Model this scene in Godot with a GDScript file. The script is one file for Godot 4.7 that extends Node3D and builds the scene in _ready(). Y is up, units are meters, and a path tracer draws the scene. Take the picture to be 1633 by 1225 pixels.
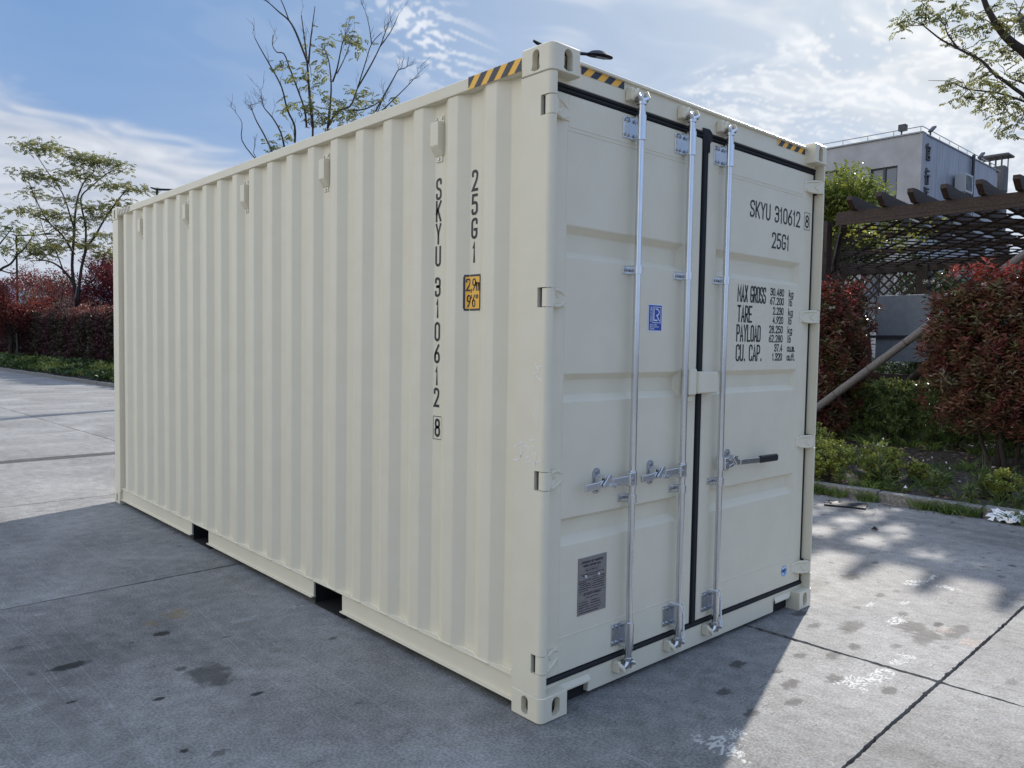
extends Node3D

const CL := 6.058    # container length, width, height
const CW := 2.438
const CH := 2.896
const ZF := -0.058   # plane of doors, header and sill, set back behind the corner posts
const SLOPE := 0.036 # the yard's joints run at a slight angle to the container
var M := {}
var used := {}


# ---------------------------------------------------------------- mesh helper
class MB:
	var v := PackedVector3Array()
	var n := PackedVector3Array()
	var uv := PackedVector2Array()
	var xf := Transform3D.IDENTITY
	var has_uv := false

	func tri(a: Vector3, b: Vector3, c: Vector3, na = null, nb = null, nc = null) -> void:
		# a, b, c counter-clockwise seen from outside
		var f: Vector3 = (b - a).cross(c - a)
		if f.length_squared() < 1e-18:
			return
		f = f.normalized()
		var n0: Vector3 = f if na == null else na
		var n1: Vector3 = f if nb == null else nb
		var n2: Vector3 = f if nc == null else nc
		var flip := xf.basis.determinant() < 0.0
		var bi := xf.basis.inverse().transposed()
		v.append(xf * a)
		n.append((bi * n0).normalized())
		if flip:
			v.append(xf * b); v.append(xf * c)
			n.append((bi * n1).normalized()); n.append((bi * n2).normalized())
		else:
			v.append(xf * c); v.append(xf * b)
			n.append((bi * n2).normalized()); n.append((bi * n1).normalized())

	func quad(a: Vector3, b: Vector3, c: Vector3, d: Vector3, nn = null) -> void:
		tri(a, b, c, nn, nn, nn)
		tri(a, c, d, nn, nn, nn)

	func box(lo: Vector3, hi: Vector3) -> void:
		var p := []
		for i in 8:
			p.append(Vector3(hi.x if i & 1 else lo.x, hi.y if i & 2 else lo.y, hi.z if i & 4 else lo.z))
		quad(p[4], p[5], p[7], p[6]); quad(p[1], p[0], p[2], p[3])
		quad(p[5], p[1], p[3], p[7]); quad(p[0], p[4], p[6], p[2])
		quad(p[6], p[7], p[3], p[2]); quad(p[0], p[1], p[5], p[4])

	func bbox(lo: Vector3, hi: Vector3, r: float) -> void:
		# a box with rounded-looking edges: every corner is three vertices, one per face
		var q := {}
		for i in 8:
			var s := Vector3(1 if i & 1 else -1, 1 if i & 2 else -1, 1 if i & 4 else -1)
			var k := Vector3(hi.x if i & 1 else lo.x, hi.y if i & 2 else lo.y, hi.z if i & 4 else lo.z)
			q[i] = [k - Vector3(0, s.y, s.z) * r, k - Vector3(s.x, 0, s.z) * r, k - Vector3(s.x, s.y, 0) * r,
				Vector3(s.x, 0, 0), Vector3(0, s.y, 0), Vector3(0, 0, s.z)]
		for ax in 3:
			var b1 := 1 << ((ax + 1) % 3)
			var b2 := 1 << ((ax + 2) % 3)
			for side in 2:
				var b0: int = (1 << ax) if side else 0
				var o := [b0, b0 | b1, b0 | b1 | b2, b0 | b2]
				if side == 0:
					o.reverse()
				quad(q[o[0]][ax], q[o[1]][ax], q[o[2]][ax], q[o[3]][ax], q[o[0]][3 + ax])
		for ax in 3:
			var a1 := (ax + 1) % 3
			var a2 := (ax + 2) % 3
			for k in 4:
				var b: int = (1 << a1 if k & 1 else 0) | (1 << a2 if k & 2 else 0)
				var e := b | (1 << ax)
				var pts := [q[b][a1], q[e][a1], q[e][a2], q[b][a2]]
				var ns := [q[b][3 + a1], q[e][3 + a1], q[e][3 + a2], q[b][3 + a2]]
				var want: Vector3 = ns[0] + ns[2]
				if (pts[1] - pts[0]).cross(pts[2] - pts[0]).dot(want) < 0:
					pts.reverse(); ns.reverse()
				tri(pts[0], pts[1], pts[2], ns[0], ns[1], ns[2])
				tri(pts[0], pts[2], pts[3], ns[0], ns[2], ns[3])
		for i in 8:
			var a: Array = q[i]
			var w: Vector3 = a[3] + a[4] + a[5]
			if (a[1] - a[0]).cross(a[2] - a[0]).dot(w) > 0:
				tri(a[0], a[1], a[2], a[3], a[4], a[5])
			else:
				tri(a[0], a[2], a[1], a[3], a[5], a[4])

	func tube(pts: Array, radii: Array, sides := 8, caps := true) -> void:
		var rings := []
		var norms := []
		var up := Vector3.UP
		for i in pts.size():
			var d: Vector3 = (pts[min(i + 1, pts.size() - 1)] - pts[max(i - 1, 0)]).normalized()
			if i == 0:
				up = Vector3.RIGHT if absf(d.y) > 0.9 else Vector3.UP
			var x := up.cross(d).normalized()
			var y := d.cross(x)
			up = y
			var ring := []
			var nr := []
			for k in sides:
				var a := TAU * k / sides
				var o := x * cos(a) + y * sin(a)
				nr.append(o)
				ring.append(pts[i] + o * float(radii[i]))
			rings.append(ring); norms.append(nr)
		for i in pts.size() - 1:
			for k in sides:
				var k2 := (k + 1) % sides
				tri(rings[i][k], rings[i][k2], rings[i + 1][k2], norms[i][k], norms[i][k2], norms[i + 1][k2])
				tri(rings[i][k], rings[i + 1][k2], rings[i + 1][k], norms[i][k], norms[i + 1][k2], norms[i + 1][k])
		if caps:
			for k in range(1, sides - 1):
				tri(rings[0][0], rings[0][k + 1], rings[0][k])
				tri(rings[-1][0], rings[-1][k], rings[-1][k + 1])

	func bolt(at: Vector3, axis: Vector3, r: float, h: float) -> void:
		tube([at, at + axis * h * 0.7, at + axis * h], [r, r, r * 0.6], 8)

	func prism(poly: Array, y0: float, y1: float) -> void:
		# poly: Vector2(x, z) outline, extruded in y
		var pts := PackedVector2Array(poly)
		var area := 0.0
		for i in pts.size():
			area += pts[i].cross(pts[(i + 1) % pts.size()])
		if area < 0.0:
			pts.reverse()
		var k := pts.size()
		# in the x-z plane with y up, an outline that runs counter-clockwise in (x, z) is seen clockwise from above
		for i in k:
			var a := pts[i]
			var b := pts[(i + 1) % k]
			quad(Vector3(b.x, y0, b.y), Vector3(a.x, y0, a.y), Vector3(a.x, y1, a.y), Vector3(b.x, y1, b.y))
		var t := Geometry2D.triangulate_polygon(pts)
		for i in range(0, t.size(), 3):
			var a := pts[t[i]]
			var b := pts[t[i + 1]]
			var c := pts[t[i + 2]]
			if (b - a).cross(c - a) < 0:
				var s := b
				b = c
				c = s
			tri(Vector3(a.x, y1, a.y), Vector3(c.x, y1, c.y), Vector3(b.x, y1, b.y))
			tri(Vector3(a.x, y0, a.y), Vector3(b.x, y0, b.y), Vector3(c.x, y0, c.y))

	func strip(pts: Array, norms: Array, ext: Vector3) -> void:
		# a ribbon along pts, swept by ext
		for i in pts.size() - 1:
			var a: Vector3 = pts[i]
			var b: Vector3 = pts[i + 1]
			var na: Vector3 = norms[i]
			var nb: Vector3 = norms[i + 1]
			if (b - a).cross(ext).dot(na + nb) > 0:
				tri(a, b, b + ext, na, nb, nb); tri(a, b + ext, a + ext, na, nb, na)
			else:
				tri(b, a, a + ext, nb, na, na); tri(b, a + ext, b + ext, nb, na, nb)

	func mesh() -> ArrayMesh:
		var arr := []
		arr.resize(Mesh.ARRAY_MAX)
		arr[Mesh.ARRAY_VERTEX] = v
		arr[Mesh.ARRAY_NORMAL] = n
		if has_uv:
			arr[Mesh.ARRAY_TEX_UV] = uv
		var m := ArrayMesh.new()
		if v.size():
			m.add_surface_from_arrays(Mesh.PRIMITIVE_TRIANGLES, arr)
		return m


# ---------------------------------------------------------------- scene helpers
func numbered(called: String) -> String:
	var k: int = used.get(called, 0)
	used[called] = k + 1
	return called if k == 0 else "%s_%03d" % [called, k]


func thing(called: String, label: String, category: String, at := Vector3.ZERO, turn := 0.0, group := "") -> Node3D:
	var o := Node3D.new()
	o.name = numbered(called)
	o.position = at
	o.rotation.y = turn
	add_child(o)
	o.set_meta("label", label)
	o.set_meta("category", category)
	if group != "":
		o.set_meta("group", group)
	return o


func put(called: String, m: Mesh, mat: Material, parent: Node3D) -> MeshInstance3D:
	var o := MeshInstance3D.new()
	o.name = called
	o.mesh = m
	o.material_override = mat
	var key := "%d/%s" % [parent.get_instance_id(), called]
	var k: int = used.get(key, 0)
	used[key] = k + 1
	if k:
		o.name = "%s_%03d" % [called, k]
	parent.add_child(o)
	return o


func part(called: String, b: MB, mat: Material, parent: Node3D) -> MeshInstance3D:
	return put(called, b.mesh(), mat, parent)


func structure(called: String, label: String, m: Mesh, mat: Material) -> MeshInstance3D:
	var o := MeshInstance3D.new()
	o.name = numbered(called)
	o.mesh = m
	o.material_override = mat
	add_child(o)
	o.set_meta("kind", "structure")
	o.set_meta("label", label)
	return o


func scatter(called: String, m: Mesh, mat: Material, spots: Array, tints: Array, parent: Node3D) -> MultiMeshInstance3D:
	var mm := MultiMesh.new()
	mm.transform_format = MultiMesh.TRANSFORM_3D
	mm.use_colors = true
	mm.mesh = m
	mm.instance_count = spots.size()
	for i in spots.size():
		mm.set_instance_transform(i, spots[i])
		mm.set_instance_color(i, tints[i])
	var o := MultiMeshInstance3D.new()
	o.name = called
	o.multimesh = mm
	o.set_meta("kind", "stuff")
	o.material_override = mat
	parent.add_child(o, true)
	return o


func mat(c: Color, rough := 0.6, metal := 0.0, spec := 0.5) -> StandardMaterial3D:
	# c is the real-world (linear) base colour
	var m := StandardMaterial3D.new()
	m.albedo_color = c.linear_to_srgb()
	m.roughness = rough
	m.metallic = metal
	m.metallic_specular = spec
	m.cull_mode = BaseMaterial3D.CULL_DISABLED
	return m


func noise(freq: float, sd: int, oct := 4, type := FastNoiseLite.TYPE_SIMPLEX_SMOOTH) -> FastNoiseLite:
	var f := FastNoiseLite.new()
	f.noise_type = type
	f.frequency = freq
	f.seed = sd
	f.fractal_octaves = oct
	return f


func noise_tex(f: FastNoiseLite, size: int, ramp_cols: Array, ramp_offs: Array) -> NoiseTexture2D:
	var t := NoiseTexture2D.new()
	t.width = size
	t.height = size
	t.seamless = true
	t.noise = f
	if ramp_cols.size():
		var g := Gradient.new()
		g.offsets = PackedFloat32Array(ramp_offs)
		g.colors = PackedColorArray(ramp_cols)
		t.color_ramp = g
	return t


func triplanar(m: StandardMaterial3D, per_metre: float, world := true) -> void:
	m.uv1_triplanar = true
	m.uv1_world_triplanar = world
	m.uv1_scale = Vector3.ONE * per_metre


func noisy(c: Color, spread: float, per_metre: float, sd: int, rough := 0.7, metal := 0.0, freq := 0.02, bump := 0.0, world := true) -> StandardMaterial3D:
	# a base colour with computed grain around it, and relief of "bump" centimetres
	var m := mat(Color.WHITE, rough, metal)
	var f := noise(freq, sd, 5)
	var lo := Color(c.r * (1.0 - spread), c.g * (1.0 - spread), c.b * (1.0 - spread)).linear_to_srgb()
	var hi := Color(minf(c.r * (1.0 + spread), 1), minf(c.g * (1.0 + spread), 1), minf(c.b * (1.0 + spread), 1)).linear_to_srgb()
	m.albedo_texture = noise_tex(f, 512, [lo, hi], [0.15, 0.85])
	if bump > 0.0:
		m.heightmap_enabled = true
		m.heightmap_texture = noise_tex(f, 512, [], [])
		m.heightmap_scale = bump
	triplanar(m, per_metre, world)
	return m


func site(u: float, s: float, y := 0.0) -> Vector3:
	return Vector3(1.79 + u * 0.99935 + s * SLOPE, y, s * 0.99935 - u * SLOPE)


# ---------------------------------------------------------------- lettering
const GLYPHS := {
	"0": "0,0r 1,0r 1,1r 0,1r z", "1": "0.1,.8 .6,1 .6,0", "2": "0,.78 0,1r 1,1r 1,.6r 0,0 1,0", "3": "0,.8 0,1r 1,1r 1,.53r .3,.53|.3,.53 1,.53r 1,0r 0,0r 0,.2",
	"4": ".7,0 .7,1 0,.28 1,.28", "5": ".95,1 .08,1 .03,.58 1,.62r 1,0r 0,0r 0,.18", "6": ".85,1 0,.5r 0,0r 1,0r 1,.56r 0,.56r 0,.25", "7": "0,1 1,1 .35,0",
	"8": "0,0r 1,0r 1,.54r 0,.54r z|.06,.54r .94,.54r .94,1r .06,1r z", "9": ".15,0 1,.5r 1,1r 0,1r 0,.44r 1,.44r 1,.75", "A": "0,0 .5,1 1,0|.18,.3 .82,.3",
	"B": "0,0 0,1 .95,1r .95,.54r 0,.54|.5,.54 1,.54r 1,0r 0,0", "C": "1,.78 1,1r 0,1r 0,0r 1,0r 1,.22", "D": "0,0 0,1 1,1r 1,0r 0,0", "E": "1,1 0,1 0,0 1,0|0,.5 .8,.5", "F": "1,1 0,1 0,0|0,.5 .8,.5",
	"G": "1,.8 1,1r 0,1r 0,0r 1,0r 1,.44 .55,.44", "H": "0,0 0,1|1,0 1,1|0,.5 1,.5", "I": ".5,0 .5,1", "K": "0,0 0,1|1,1 0,.38|.3,.58 1,0", "L": "0,1 0,0 1,0", "M": "0,0 0,1 .5,.35 1,1 1,0",
	"N": "0,0 0,1 1,0 1,1", "O": "0,0r 1,0r 1,1r 0,1r z", "P": "0,0 0,1 1,1r 1,.47r 0,.47", "R": "0,0 0,1 1,1r 1,.47r 0,.47|.45,.47 1,0", "S": "1,.8 1,1r 0,1r 0,.53r 1,.47r 1,0r 0,0r 0,.2",
	"T": "0,1 1,1|.5,1 .5,0", "U": "0,1 0,0r 1,0r 1,1", "V": "0,1 .5,0 1,1", "X": "0,0 1,1|0,1 1,0", "Y": "0,1 .5,.5 1,1|.5,.5 .5,0", "Z": "0,1 1,1 0,0 1,0",
	"k": "0,0 0,1|.9,.64 0,.2|.3,.36 1,0", "g": "0,0r 1,0r 1,.64r 0,.64r z|1,.64 1,-.32r 0,-.32r 0,-.2", "l": ".3,1 .3,0", "b": "0,1 0,0|0,0r 1,0r 1,.64r 0,.64r z", "c": "1,.48 1,.64r 0,.64r 0,0r 1,0r 1,.16",
	"u": "0,.64 0,0r 1,0r 1,.64|1,.3 1,0", "m": "0,0 0,.64|0,.4 0,.64r .5,.64r .5,0|.5,.4 .5,.64r 1,.64r 1,0", "f": ".3,0 .3,1r .85,1|0,.62 .75,.62", "t": ".35,1 .35,0r .9,0|0,.64 .8,.64",
	".": ".4,.0 .4,.06", ",": ".5,.06 .35,-.16", "'": ".5,1 .5,.78", "\"": ".2,1 .2,.78|.8,1 .8,.78", "-": ".1,.5 .9,.5",
}


func glyph_lines(ch: String, w: float, h: float) -> Array:
	var out := []
	for line in String(GLYPHS.get(ch, "")).split("|", false):
		var ctl := []
		var closed := false
		for tok in line.split(" ", false):
			if tok == "z":
				closed = true
				continue
			var rnd := tok.ends_with("r")
			var xy := tok.trim_suffix("r").split(",")
			ctl.append([Vector2(float(xy[0]) * w, float(xy[1]) * h), rnd])
		var pts := []
		var k := ctl.size()
		for i in k:
			var p: Vector2 = ctl[i][0]
			if ctl[i][1] and (closed or (i > 0 and i < k - 1)):
				var a: Vector2 = ctl[(i - 1 + k) % k][0]
				var b: Vector2 = ctl[(i + 1) % k][0]
				var r := minf(w * 0.5, minf(p.distance_to(a), p.distance_to(b)) * 0.5)
				var pa := p + (a - p).normalized() * r
				var pb := p + (b - p).normalized() * r
				for s in 6:
					var t := s / 5.0
					var ang := t * PI / 2
					pts.append(p + (pa - p) * (1.0 - sin(ang)) + (pb - p) * (1.0 - cos(ang)))
			else:
				pts.append(p)
		if closed:
			pts.append(pts[0])
		out.append(pts)
	return out


func stroke(b: MB, pts: Array, sw: float, to: Callable) -> void:
	# a painted stroke of width sw; to(x, y) gives the point on the surface
	var l := []
	var r := []
	var closed: bool = pts.size() > 3 and (pts[0] as Vector2).distance_to(pts[-1]) < 1e-5
	for i in pts.size():
		var p: Vector2 = pts[i]
		var prev: Vector2 = pts[i - 1] if i > 0 else (pts[-2] if closed else p)
		var next: Vector2 = pts[i + 1] if i < pts.size() - 1 else (pts[1] if closed else p)
		var d0 := (p - prev).normalized() if prev != p else (next - p).normalized()
		var d1 := (next - p).normalized() if next != p else d0
		var t := (d0 + d1).normalized() if (d0 + d1).length() > 0.05 else d1
		var nn := Vector2(-t.y, t.x)
		var k := 1.0 / maxf(0.45, absf(nn.dot(Vector2(-d0.y, d0.x))))
		var e := Vector2.ZERO
		if not closed and i == 0:
			e = -d1 * sw * 0.5
		if not closed and i == pts.size() - 1:
			e = d0 * sw * 0.5
		l.append(p + e + nn * sw * 0.5 * k)
		r.append(p + e - nn * sw * 0.5 * k)
	for i in pts.size() - 1:
		var a: Vector3 = to.call(r[i].x, r[i].y)
		var bb: Vector3 = to.call(r[i + 1].x, r[i + 1].y)
		var c: Vector3 = to.call(l[i + 1].x, l[i + 1].y)
		var d: Vector3 = to.call(l[i].x, l[i].y)
		b.quad(a, bb, c, d)


func text_line(b: MB, s: String, x: float, y: float, width: float, h: float, sw: float, to: Callable, gap := 0.45) -> void:
	# lays s out so that it spans exactly width; widths count in glyph units
	var units := 0.0
	for i in s.length():
		units += glyph_units(s[i]) + (gap if i < s.length() - 1 else 0.0)
	var k := (width - sw) / units
	var cx := x + sw * 0.5
	for ch in s:
		var gw := glyph_units(ch) * k
		for pts in glyph_lines(ch, gw, h - sw):
			var moved := []
			for p in pts:
				moved.append(p + Vector2(cx, y + sw * 0.5))
			stroke(b, moved, sw, to)
		cx += gw + gap * k


func glyph_units(ch: String) -> float:
	if ch in ".,'":
		return 0.35
	if ch in "1Il":
		return 0.55
	if ch in "ft":
		return 0.65
	if ch in "MWm":
		return 1.25
	if ch == " ":
		return 0.6
	return 1.0


func on_door(x: float, y: float) -> Vector3:
	return Vector3(x, y, ZF + 0.0012)


func on_post(x: float, y: float) -> Vector3:
	return Vector3(-0.0012, y, x)


# ---------------------------------------------------------------- sky
func smooth(a: float, b: float, x: float) -> float:
	var t := clampf((x - a) / (b - a), 0.0, 1.0)
	return t * t * (3.0 - 2.0 * t)


func make_sky(sun_az: float, sun_el: float) -> ImageTexture:
	# air and clouds: blue that pales towards the horizon and the sun, banks of cirrus, fields of small altocumulus
	var w := 3072
	var h := 1536
	var big := noise(0.55, 11, 4)
	var fine := noise(2.6, 12, 4)
	var puff := noise(12.0, 13, 4)
	var warp := noise(1.2, 14, 2)
	var data := PackedFloat32Array()
	data.resize(w * h * 3)
	var sd := Vector3(sin(deg_to_rad(sun_az)) * cos(deg_to_rad(sun_el)), sin(deg_to_rad(sun_el)), -cos(deg_to_rad(sun_az)) * cos(deg_to_rad(sun_el)))
	for j in h:
		var el := 90.0 - (j + 0.5) * 180.0 / h
		if el < 0.0:
			for i in w:
				var o := (j * w + i) * 3
				data[o] = 0.22; data[o + 1] = 0.21; data[o + 2] = 0.2
			continue
		var ce := cos(deg_to_rad(el))
		var y := sin(deg_to_rad(el))
		var step := 1 if el < 32.0 else (4 if el < 65.0 else 16)
		var hz := pow(1.0 - y, 5.0)
		var inv := 1.0 / (y + 0.09)
		for i in range(0, w, step):
			var az := wrapf((i + 0.5 * step) / w * 360.0, -180.0, 180.0)
			var x := sin(deg_to_rad(az)) * ce
			var z := -cos(deg_to_rad(az)) * ce
			var cs := clampf(x * sd.x + y * sd.y + z * sd.z, -1.0, 1.0)
			var off := rad_to_deg(acos(cs))
			var near := exp(-off / 17.0)
			var wide := exp(-off / 40.0)
			var r := lerpf(0.070, 0.33, hz) + 0.10 * wide + 0.34 * near
			var g := lerpf(0.185, 0.42, hz) + 0.09 * wide + 0.30 * near
			var b := lerpf(0.415, 0.58, hz) + 0.02 * wide + 0.20 * near
			# clouds lie on a high plane; its coordinates squeeze towards the horizon
			var px := x * inv
			var pz := z * inv
			var wp := warp.get_noise_2d(px, pz) * 0.35
			var n1 := big.get_noise_2d(px * 1.0 + wp, pz * 1.9 - wp)
			var n2 := fine.get_noise_2d(px + wp, pz * 1.6 + wp)
			var n3 := puff.get_noise_2d(px * 1.2 + wp, pz * 1.7)
			# the bank of cirrus low in the north, its upper edge sinking eastwards
			var edge := 15.4 - 0.19 * clampf(az - 6.0, -100.0, 40.0) + n2 * 1.1 + n1 * 0.9
			var bank := smooth(-0.5, 2.2, edge - el) * smooth(2.0, 7.0, el - n2 * 2.0 + 2.0) * smooth(95.0, 60.0, absf(az + 38.0))
			# flocks of small clouds between there and the sun
			var flock := smooth(25.0, 42.0, az) * smooth(120.0, 90.0, az) * smooth(5.0, 10.0, el) * smooth(0.0, 0.3, n1 + 0.05 + 0.35 * smooth(40.0, 56.0, az) * smooth(24.0, 16.0, el))
			flock = maxf(flock, exp(-pow((az - 36.0) / 5.0, 2.0) - pow((el - 21.5 + (az - 34.0) * 0.35) / 3.2, 2.0)) * 1.2)
			var flecks := flock * smooth(0.0, 0.26, n3 + n2 * 0.5)
			# veils elsewhere, thicker towards the sun
			var veil := smooth(0.02, 0.6, n1 + n2 * 0.35 + 0.15) * 0.75
			veil *= 1.0 - 0.95 * smooth(52.0, 40.0, absf(az - 12.0)) * smooth(60.0, 40.0, el)
			veil = maxf(veil, smooth(58.0, 8.0, off) * (0.4 + 0.4 * smooth(-0.3, 0.4, n1 + n2)))
			var c := clampf(maxf(maxf(bank * (0.86 + 0.22 * n2), flecks * 0.72), veil * 0.76), 0.0, 1.0)
			var shade := 0.95 + 0.16 * n2 + 0.18 * flecks * (1.0 - near)
			r = lerpf(r, (0.46 + 0.04 * wide + 0.36 * near) * shade, c)
			g = lerpf(g, (0.49 + 0.03 * wide + 0.31 * near) * shade, c)
			b = lerpf(b, (0.55 + 0.0 * wide + 0.22 * near) * shade, c)
			# unseen sky overhead and to the south, brightened to fill the shaded faces
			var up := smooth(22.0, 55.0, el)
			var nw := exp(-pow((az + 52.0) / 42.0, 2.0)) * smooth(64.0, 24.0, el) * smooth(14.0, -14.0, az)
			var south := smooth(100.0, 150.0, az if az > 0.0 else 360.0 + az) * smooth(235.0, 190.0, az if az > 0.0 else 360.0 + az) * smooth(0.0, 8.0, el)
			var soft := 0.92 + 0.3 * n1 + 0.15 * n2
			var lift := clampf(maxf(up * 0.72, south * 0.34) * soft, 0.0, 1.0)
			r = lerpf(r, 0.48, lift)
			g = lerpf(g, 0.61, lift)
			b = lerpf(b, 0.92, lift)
			# unseen north-west sky, brightened to light the side wall and shape its ribs
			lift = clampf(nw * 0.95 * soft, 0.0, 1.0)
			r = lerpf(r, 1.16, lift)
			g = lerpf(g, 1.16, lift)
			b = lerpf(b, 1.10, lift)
			for k in mini(step, w - i):
				var o := (j * w + i + k) * 3
				data[o] = r; data[o + 1] = g; data[o + 2] = b
	var im := Image.create_from_data(w, h, false, Image.FORMAT_RGBF, data.to_byte_array())
	return ImageTexture.create_from_image(im)


# ---------------------------------------------------------------- materials
func make_materials() -> void:
	# container paint: cream, with the faint unevenness of sprayed enamel
	var p := mat(Color.WHITE, 0.42, 0.0, 0.45)
	p.albedo_texture = noise_tex(noise(0.012, 5, 5), 512, [Color(0.755, 0.69, 0.53).linear_to_srgb(), Color(0.78, 0.715, 0.553).linear_to_srgb()], [0.25, 0.75])
	p.heightmap_enabled = true
	p.heightmap_texture = noise_tex(noise(0.01, 6, 5), 512, [], [])
	p.heightmap_scale = 0.025
	triplanar(p, 0.7)
	M.paint = p
	M.black_paint = mat(Color(0.012, 0.013, 0.018), 0.5)
	M.rubber = noisy(Color(0.004, 0.005, 0.009), 0.3, 3.0, 7, 0.7)
	M.dark = mat(Color(0.01, 0.01, 0.01), 0.9)
	var z := noisy(Color(0.72, 0.74, 0.765), 0.04, 0.8, 8, 0.2, 1.0, 0.015)
	M.zinc = z
	M.zinc_dull = noisy(Color(0.55, 0.57, 0.6), 0.1, 1.5, 10, 0.3, 1.0, 0.02)
	M.grip = mat(Color(0.012, 0.013, 0.016), 0.35)
	M.yellow = mat(Color(0.95, 0.50, 0.05), 0.4)
	M.navy = mat(Color(0.018, 0.022, 0.045), 0.4)
	M.pale_stripe = mat(Color(0.55, 0.5, 0.42), 0.4)
	M.tan_stripe = mat(Color(0.3, 0.26, 0.2), 0.4)
	M.sticker_blue = mat(Color(0.012, 0.06, 0.38), 0.35)
	M.sky_blue = mat(Color(0.08, 0.35, 0.75), 0.4)
	M.white = mat(Color(0.75, 0.77, 0.8), 0.5)
	M.plate = noisy(Color(0.27, 0.26, 0.255), 0.12, 6.0, 15, 0.45, 0.6)
	M.chalk = mat(Color(0.9, 0.9, 0.9), 0.9)
	M.cord = mat(Color(0.75, 0.76, 0.76), 0.9)
	M.wood = noisy(Color(0.042, 0.026, 0.02), 0.4, 1.4, 16, 0.7, 0.0, 0.03, 0.3)
	M.bark = noisy(Color(0.05, 0.04, 0.033), 0.5, 2.0, 17, 0.9, 0.0, 0.05, 1.0)
	M.pole = noisy(Color(0.17, 0.155, 0.15), 0.35, 2.0, 18, 0.75, 0.0, 0.03, 0.4)
	M.pole_dark = noisy(Color(0.07, 0.055, 0.045), 0.35, 2.0, 19, 0.75, 0.0, 0.03, 0.4)
	M.lamp = mat(Color(0.02, 0.022, 0.028), 0.45, 0.3)
	M.lens = mat(Color(0.25, 0.27, 0.3), 0.2)
	M.soil = noisy(Color(0.055, 0.042, 0.032), 0.7, 0.9, 20, 0.95, 0.0, 0.03, 3.0)
	M.kerb = noisy(Color(0.2, 0.195, 0.185), 0.35, 1.3, 21, 0.9, 0.0, 0.03, 0.6)
	M.render_wall = noisy(Color(0.46, 0.45, 0.455), 0.1, 0.12, 22, 0.9, 0.0, 0.02, 0.3)
	M.cladding = noisy(Color(0.33, 0.345, 0.375), 0.2, 0.25, 23, 0.5, 0.2, 0.02)
	M.cladding.uv1_scale = Vector3(0.9, 0.08, 0.9)
	M.frame = mat(Color(0.025, 0.03, 0.045), 0.4)
	var gl := mat(Color(0.05, 0.08, 0.14), 0.05, 0.0, 0.9)
	M.glass = gl
	M.shaft = noisy(Color(0.075, 0.078, 0.085), 0.15, 0.4, 24, 0.6)
	M.board = noisy(Color(0.17, 0.205, 0.25), 0.1, 0.7, 25, 0.55)
	M.grey_metal = mat(Color(0.3, 0.31, 0.33), 0.5, 0.3)
	M.ac = mat(Color(0.5, 0.51, 0.5), 0.5)
	M.roof_blue = noisy(Color(0.1, 0.13, 0.2), 0.15, 0.3, 26, 0.6)
	M.white_wall = mat(Color(0.65, 0.65, 0.63), 0.9)
	M.leaf = leaf_mat(Color(0.30, 0.30, 0.30), 0.42)
	M.leaf_soft = leaf_mat(Color(0.9, 0.9, 0.9), 0.5)
	M.litter = mat(Color.WHITE, 0.9)
	M.litter.vertex_color_use_as_albedo = true


func leaf_mat(through: Color, rough: float) -> StandardMaterial3D:
	var m := mat(Color.WHITE, rough, 0.0, 0.5)
	m.vertex_color_use_as_albedo = true
	m.backlight_enabled = true
	m.backlight = through
	return m


# ---------------------------------------------------------------- concrete yard
func concrete_image(sd: int) -> Image:
	var size := 2048
	var a := noise(0.004, sd, 5).get_seamless_image(512, 512).get_data()
	var f1 := noise(0.11, sd + 1, 3)
	f1.noise_type = FastNoiseLite.TYPE_SIMPLEX
	var b := f1.get_seamless_image(1024, 1024).get_data()
	var c := noise(0.03, sd + 2, 4).get_seamless_image(1024, 1024).get_data()
	var out := PackedByteArray()
	out.resize(size * size * 3)
	var rnd := PackedByteArray()
	rnd.resize(65536)
	var r := RandomNumberGenerator.new()
	r.seed = sd
	for i in 65536:
		rnd[i] = r.randi_range(0, 22)
	var k := 0
	var q := 0
	for j in size:
		var ra := (j >> 2) * 512
		var rb := (j & 1023) * 1024
		var rc := (j >> 1) * 1024
		var rr := r.randi() & 65535
		for i in size:
			var l: int = 66 + ((a[ra + (i >> 2)] * 34) >> 8) + ((b[rb + (i & 1023)] * 44) >> 8) + ((c[rc + (i >> 1)] * 26) >> 8) + rnd[(rr + i * 7) & 65535]
			out[k] = l + 2
			out[k + 1] = l + 1
			out[k + 2] = l - 2
			k += 3
	var im := Image.create_from_data(size, size, false, Image.FORMAT_RGB8, out)
	im.convert(Image.FORMAT_RGBA8)
	# the broom's fine lines across, and long scratches along
	for n in 2600:
		dash(im, r, r.randi_range(0, 2047), r.randi_range(0, 2047), r.randf_range(6, 34), r.randf_range(-0.12, 0.12), Color(0.1, 0.1, 0.1), r.randf_range(0.1, 0.5), 1 + r.randi() % 2)
	for n in 130:
		dash(im, r, r.randi_range(0, 2047), r.randi_range(0, 2047), r.randf_range(150, 1500), PI / 2 + r.randf_range(-0.06, 0.06), Color(0.74, 0.74, 0.74), r.randf_range(0.1, 0.5), 1 + r.randi() % 2)
	for n in 500:
		dash(im, r, r.randi_range(0, 2047), r.randi_range(0, 2047), r.randf_range(2, 5), r.randf_range(0, PI), Color(0.75, 0.74, 0.72), r.randf_range(0.2, 0.6), 2)
	for n in 16:
		blot(im, r, Vector2(r.randf_range(60, 1990), r.randf_range(60, 1990)), r.randf_range(6, 26), r.randf_range(5, 18), Color(0.16, 0.15, 0.14), r.randf_range(0.12, 0.4), 0.35)
	return im


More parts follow.
